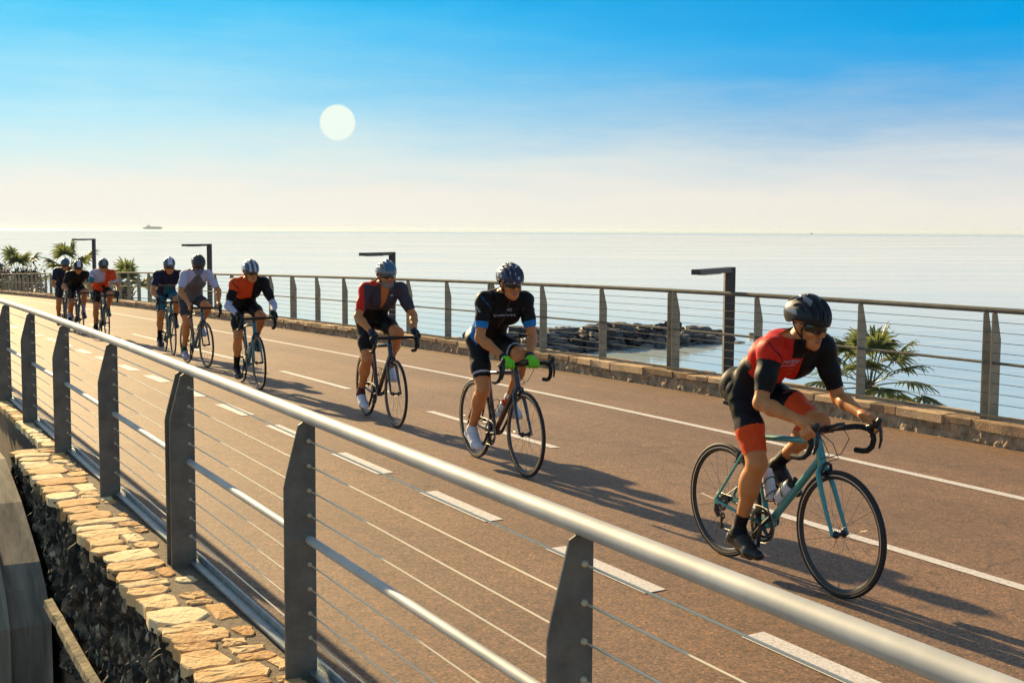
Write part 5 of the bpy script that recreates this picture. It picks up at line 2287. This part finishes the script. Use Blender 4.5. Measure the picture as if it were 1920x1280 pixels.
# 3: dark grey with a red shoulder
a3 = D(236)
bk3 = make_bike(4.94, 12.16, 23.8, a3, m_blackframe, m_blackframe, 'black road bicycle ridden by the cyclist in dark grey with a red shoulder', rim=.024)
rider(bk3, 'cyclist in dark grey jersey with red right shoulder, open collar and blue and grey helmet', .0075, (.20, 1.355), a3,
      dict(jersey=([c_charcoal, c_red, c_black], j_dark), shorts=([c_black], s_plain), short=.80, socks=c_plum, sock_t=.80, shoes=c_shoe_w, sleeve=.80, collar=.1, vneck=.52, gloves=c_navy),
      helmet=([h_grey, h_blue], hm_centre), head_pitch=-2, elbow=(-.5, .65, -.4), seed=7, beard=True, helmet_vox=.005,
      logos=[('chest_print', c_ltgrey, front_frame, [[(.06, 1.30), (.075, 1.31), (.09, 1.30), (.075, 1.29), (.06, 1.30)]], .004)])

# 4: orange red with white arm warmers
a4 = D(262)
bk4 = make_bike(4.70, 15.98, 25, a4, m_celeste2, m_celeste2, 'dull turquoise bicycle ridden by the cyclist with white arm warmers', rim=.024, lean=0.02)
rider(bk4, 'cyclist in orange and black jersey with white arm warmers and tall black socks', .009, (.225, 1.315), a4,
      dict(jersey=([c_black, c_orange], j_orange), shorts=([c_black], s_plain), short=.82, socks=c_black, sock_t=.60, shoes=c_shoe_b, sleeve=.78, warmers=c_lav, gloves=c_black),
      helmet=([h_slate, h_white], hm_stripes), head_pitch=-6, head_yaw=8, seed=9, helmet_vox=.006)
bottle_obj(m_clearbottle, m_blackp, 'down', bk4.matrix_world, 'pale bottle on the bicycle of the cyclist with white arm warmers')

# 5: grey shirt with white sleeves
a5 = D(264)
bk5 = make_bike(4.86, 19.35, 31, a5, m_blueframe, m_blackframe, 'dark bicycle ridden by the cyclist in grey shirt with white sleeves', rim=.022)
rider(bk5, 'cyclist in loose grey shirt with white sleeves, dark helmet and face covering', .010, (.17, 1.372), a5,
      dict(jersey=([c_grey, c_lav], j_grey), shorts=([cloth('dark_grey_shorts', (.045, .05, .055), .8)], s_plain), short=.72, socks=c_dgreen, sock_t=.82, shoes=mat('lavender_shoe', (.40, .36, .46), rough=.5), sleeve=.86, wr=.007, fr=.6),
      helmet=([h_brown], None), head_pitch=-22, elbow=(-.3, .95, -.1), mask=c_buff, seed=11, bulk=1.08, helmet_vox=.006)

# 6: navy and blue
a6 = D(250)
bk6 = make_bike(5.08, 22.1, 23, a6, m_celeste2, m_blackframe, 'dull green bicycle ridden by the cyclist in navy beside the grey shirt', rim=.022)
rider(bk6, 'cyclist in navy jersey with a pale chest band, blue grey helmet and teal shorts', .011, (.20, 1.345), a6,
      dict(jersey=([c_navy, c_teal, c_ltgrey], j_navy), shorts=([c_teal], s_plain), socks=c_black, sock_t=.58, shoes=c_shoe_b, sleeve=.7, gloves=c_black),
      helmet=([h_slate, h_white], hm_centre), head_pitch=-12, seed=13, helmet_vox=.007)

# 7: white and orange
a7 = D(268)
bk7 = make_bike(4.86, 26.9, 26, a7, m_blackframe, m_blackframe, 'black bicycle ridden by the cyclist in white and orange', rim=.022)
rider(bk7, 'cyclist in white and orange red jersey with grey helmet, right of the two dark riders', .012, (.215, 1.325), a7,
      dict(jersey=([c_lav, c_orange, c_teal], j_whiteorange), shorts=([c_black], s_plain), socks=c_black, shoes=c_shoe_b, sleeve=.7, gloves=c_black),
      helmet=([h_brown, h_grey], hm_centre), head_pitch=-14, seed=15, helmet_vox=.008)

# 8 and 9: two dark riders at the far left
a8 = D(255)
bk8 = make_bike(4.70, 30.65, 27, a8, m_greenframe, m_blackframe, 'leftmost bicycle, dark, ridden by the cyclist all in navy', rim=.022)
rider(bk8, 'leftmost cyclist, all in dark navy with a blue grey helmet', .013, (.205, 1.345), a8,
      dict(jersey=([c_navy], None), shorts=([c_navy], s_plain), socks=c_black, shoes=c_shoe_b, sleeve=.75, gloves=c_black),
      helmet=([h_slate], None), head_pitch=-14, seed=17, helmet_vox=.008)
a9 = D(200)
bk9 = make_bike(4.70, 28.95, 27, a9, m_blackframe, m_blackframe, 'dark bicycle ridden by the cyclist with the pale headband at the far left', rim=.022)
rider(bk9, 'cyclist in black with a pale rimmed dark helmet close beside the leftmost navy rider', .013, (.235, 1.285), a9,
      dict(jersey=([c_black], None), shorts=([c_black], s_plain), socks=c_lav, sock_t=.6, shoes=c_shoe_b, sleeve=.75, gloves=c_black),
      helmet=([h_black, h_white], hm_centre), head_pitch=-18, seed=19, helmet_vox=.008)
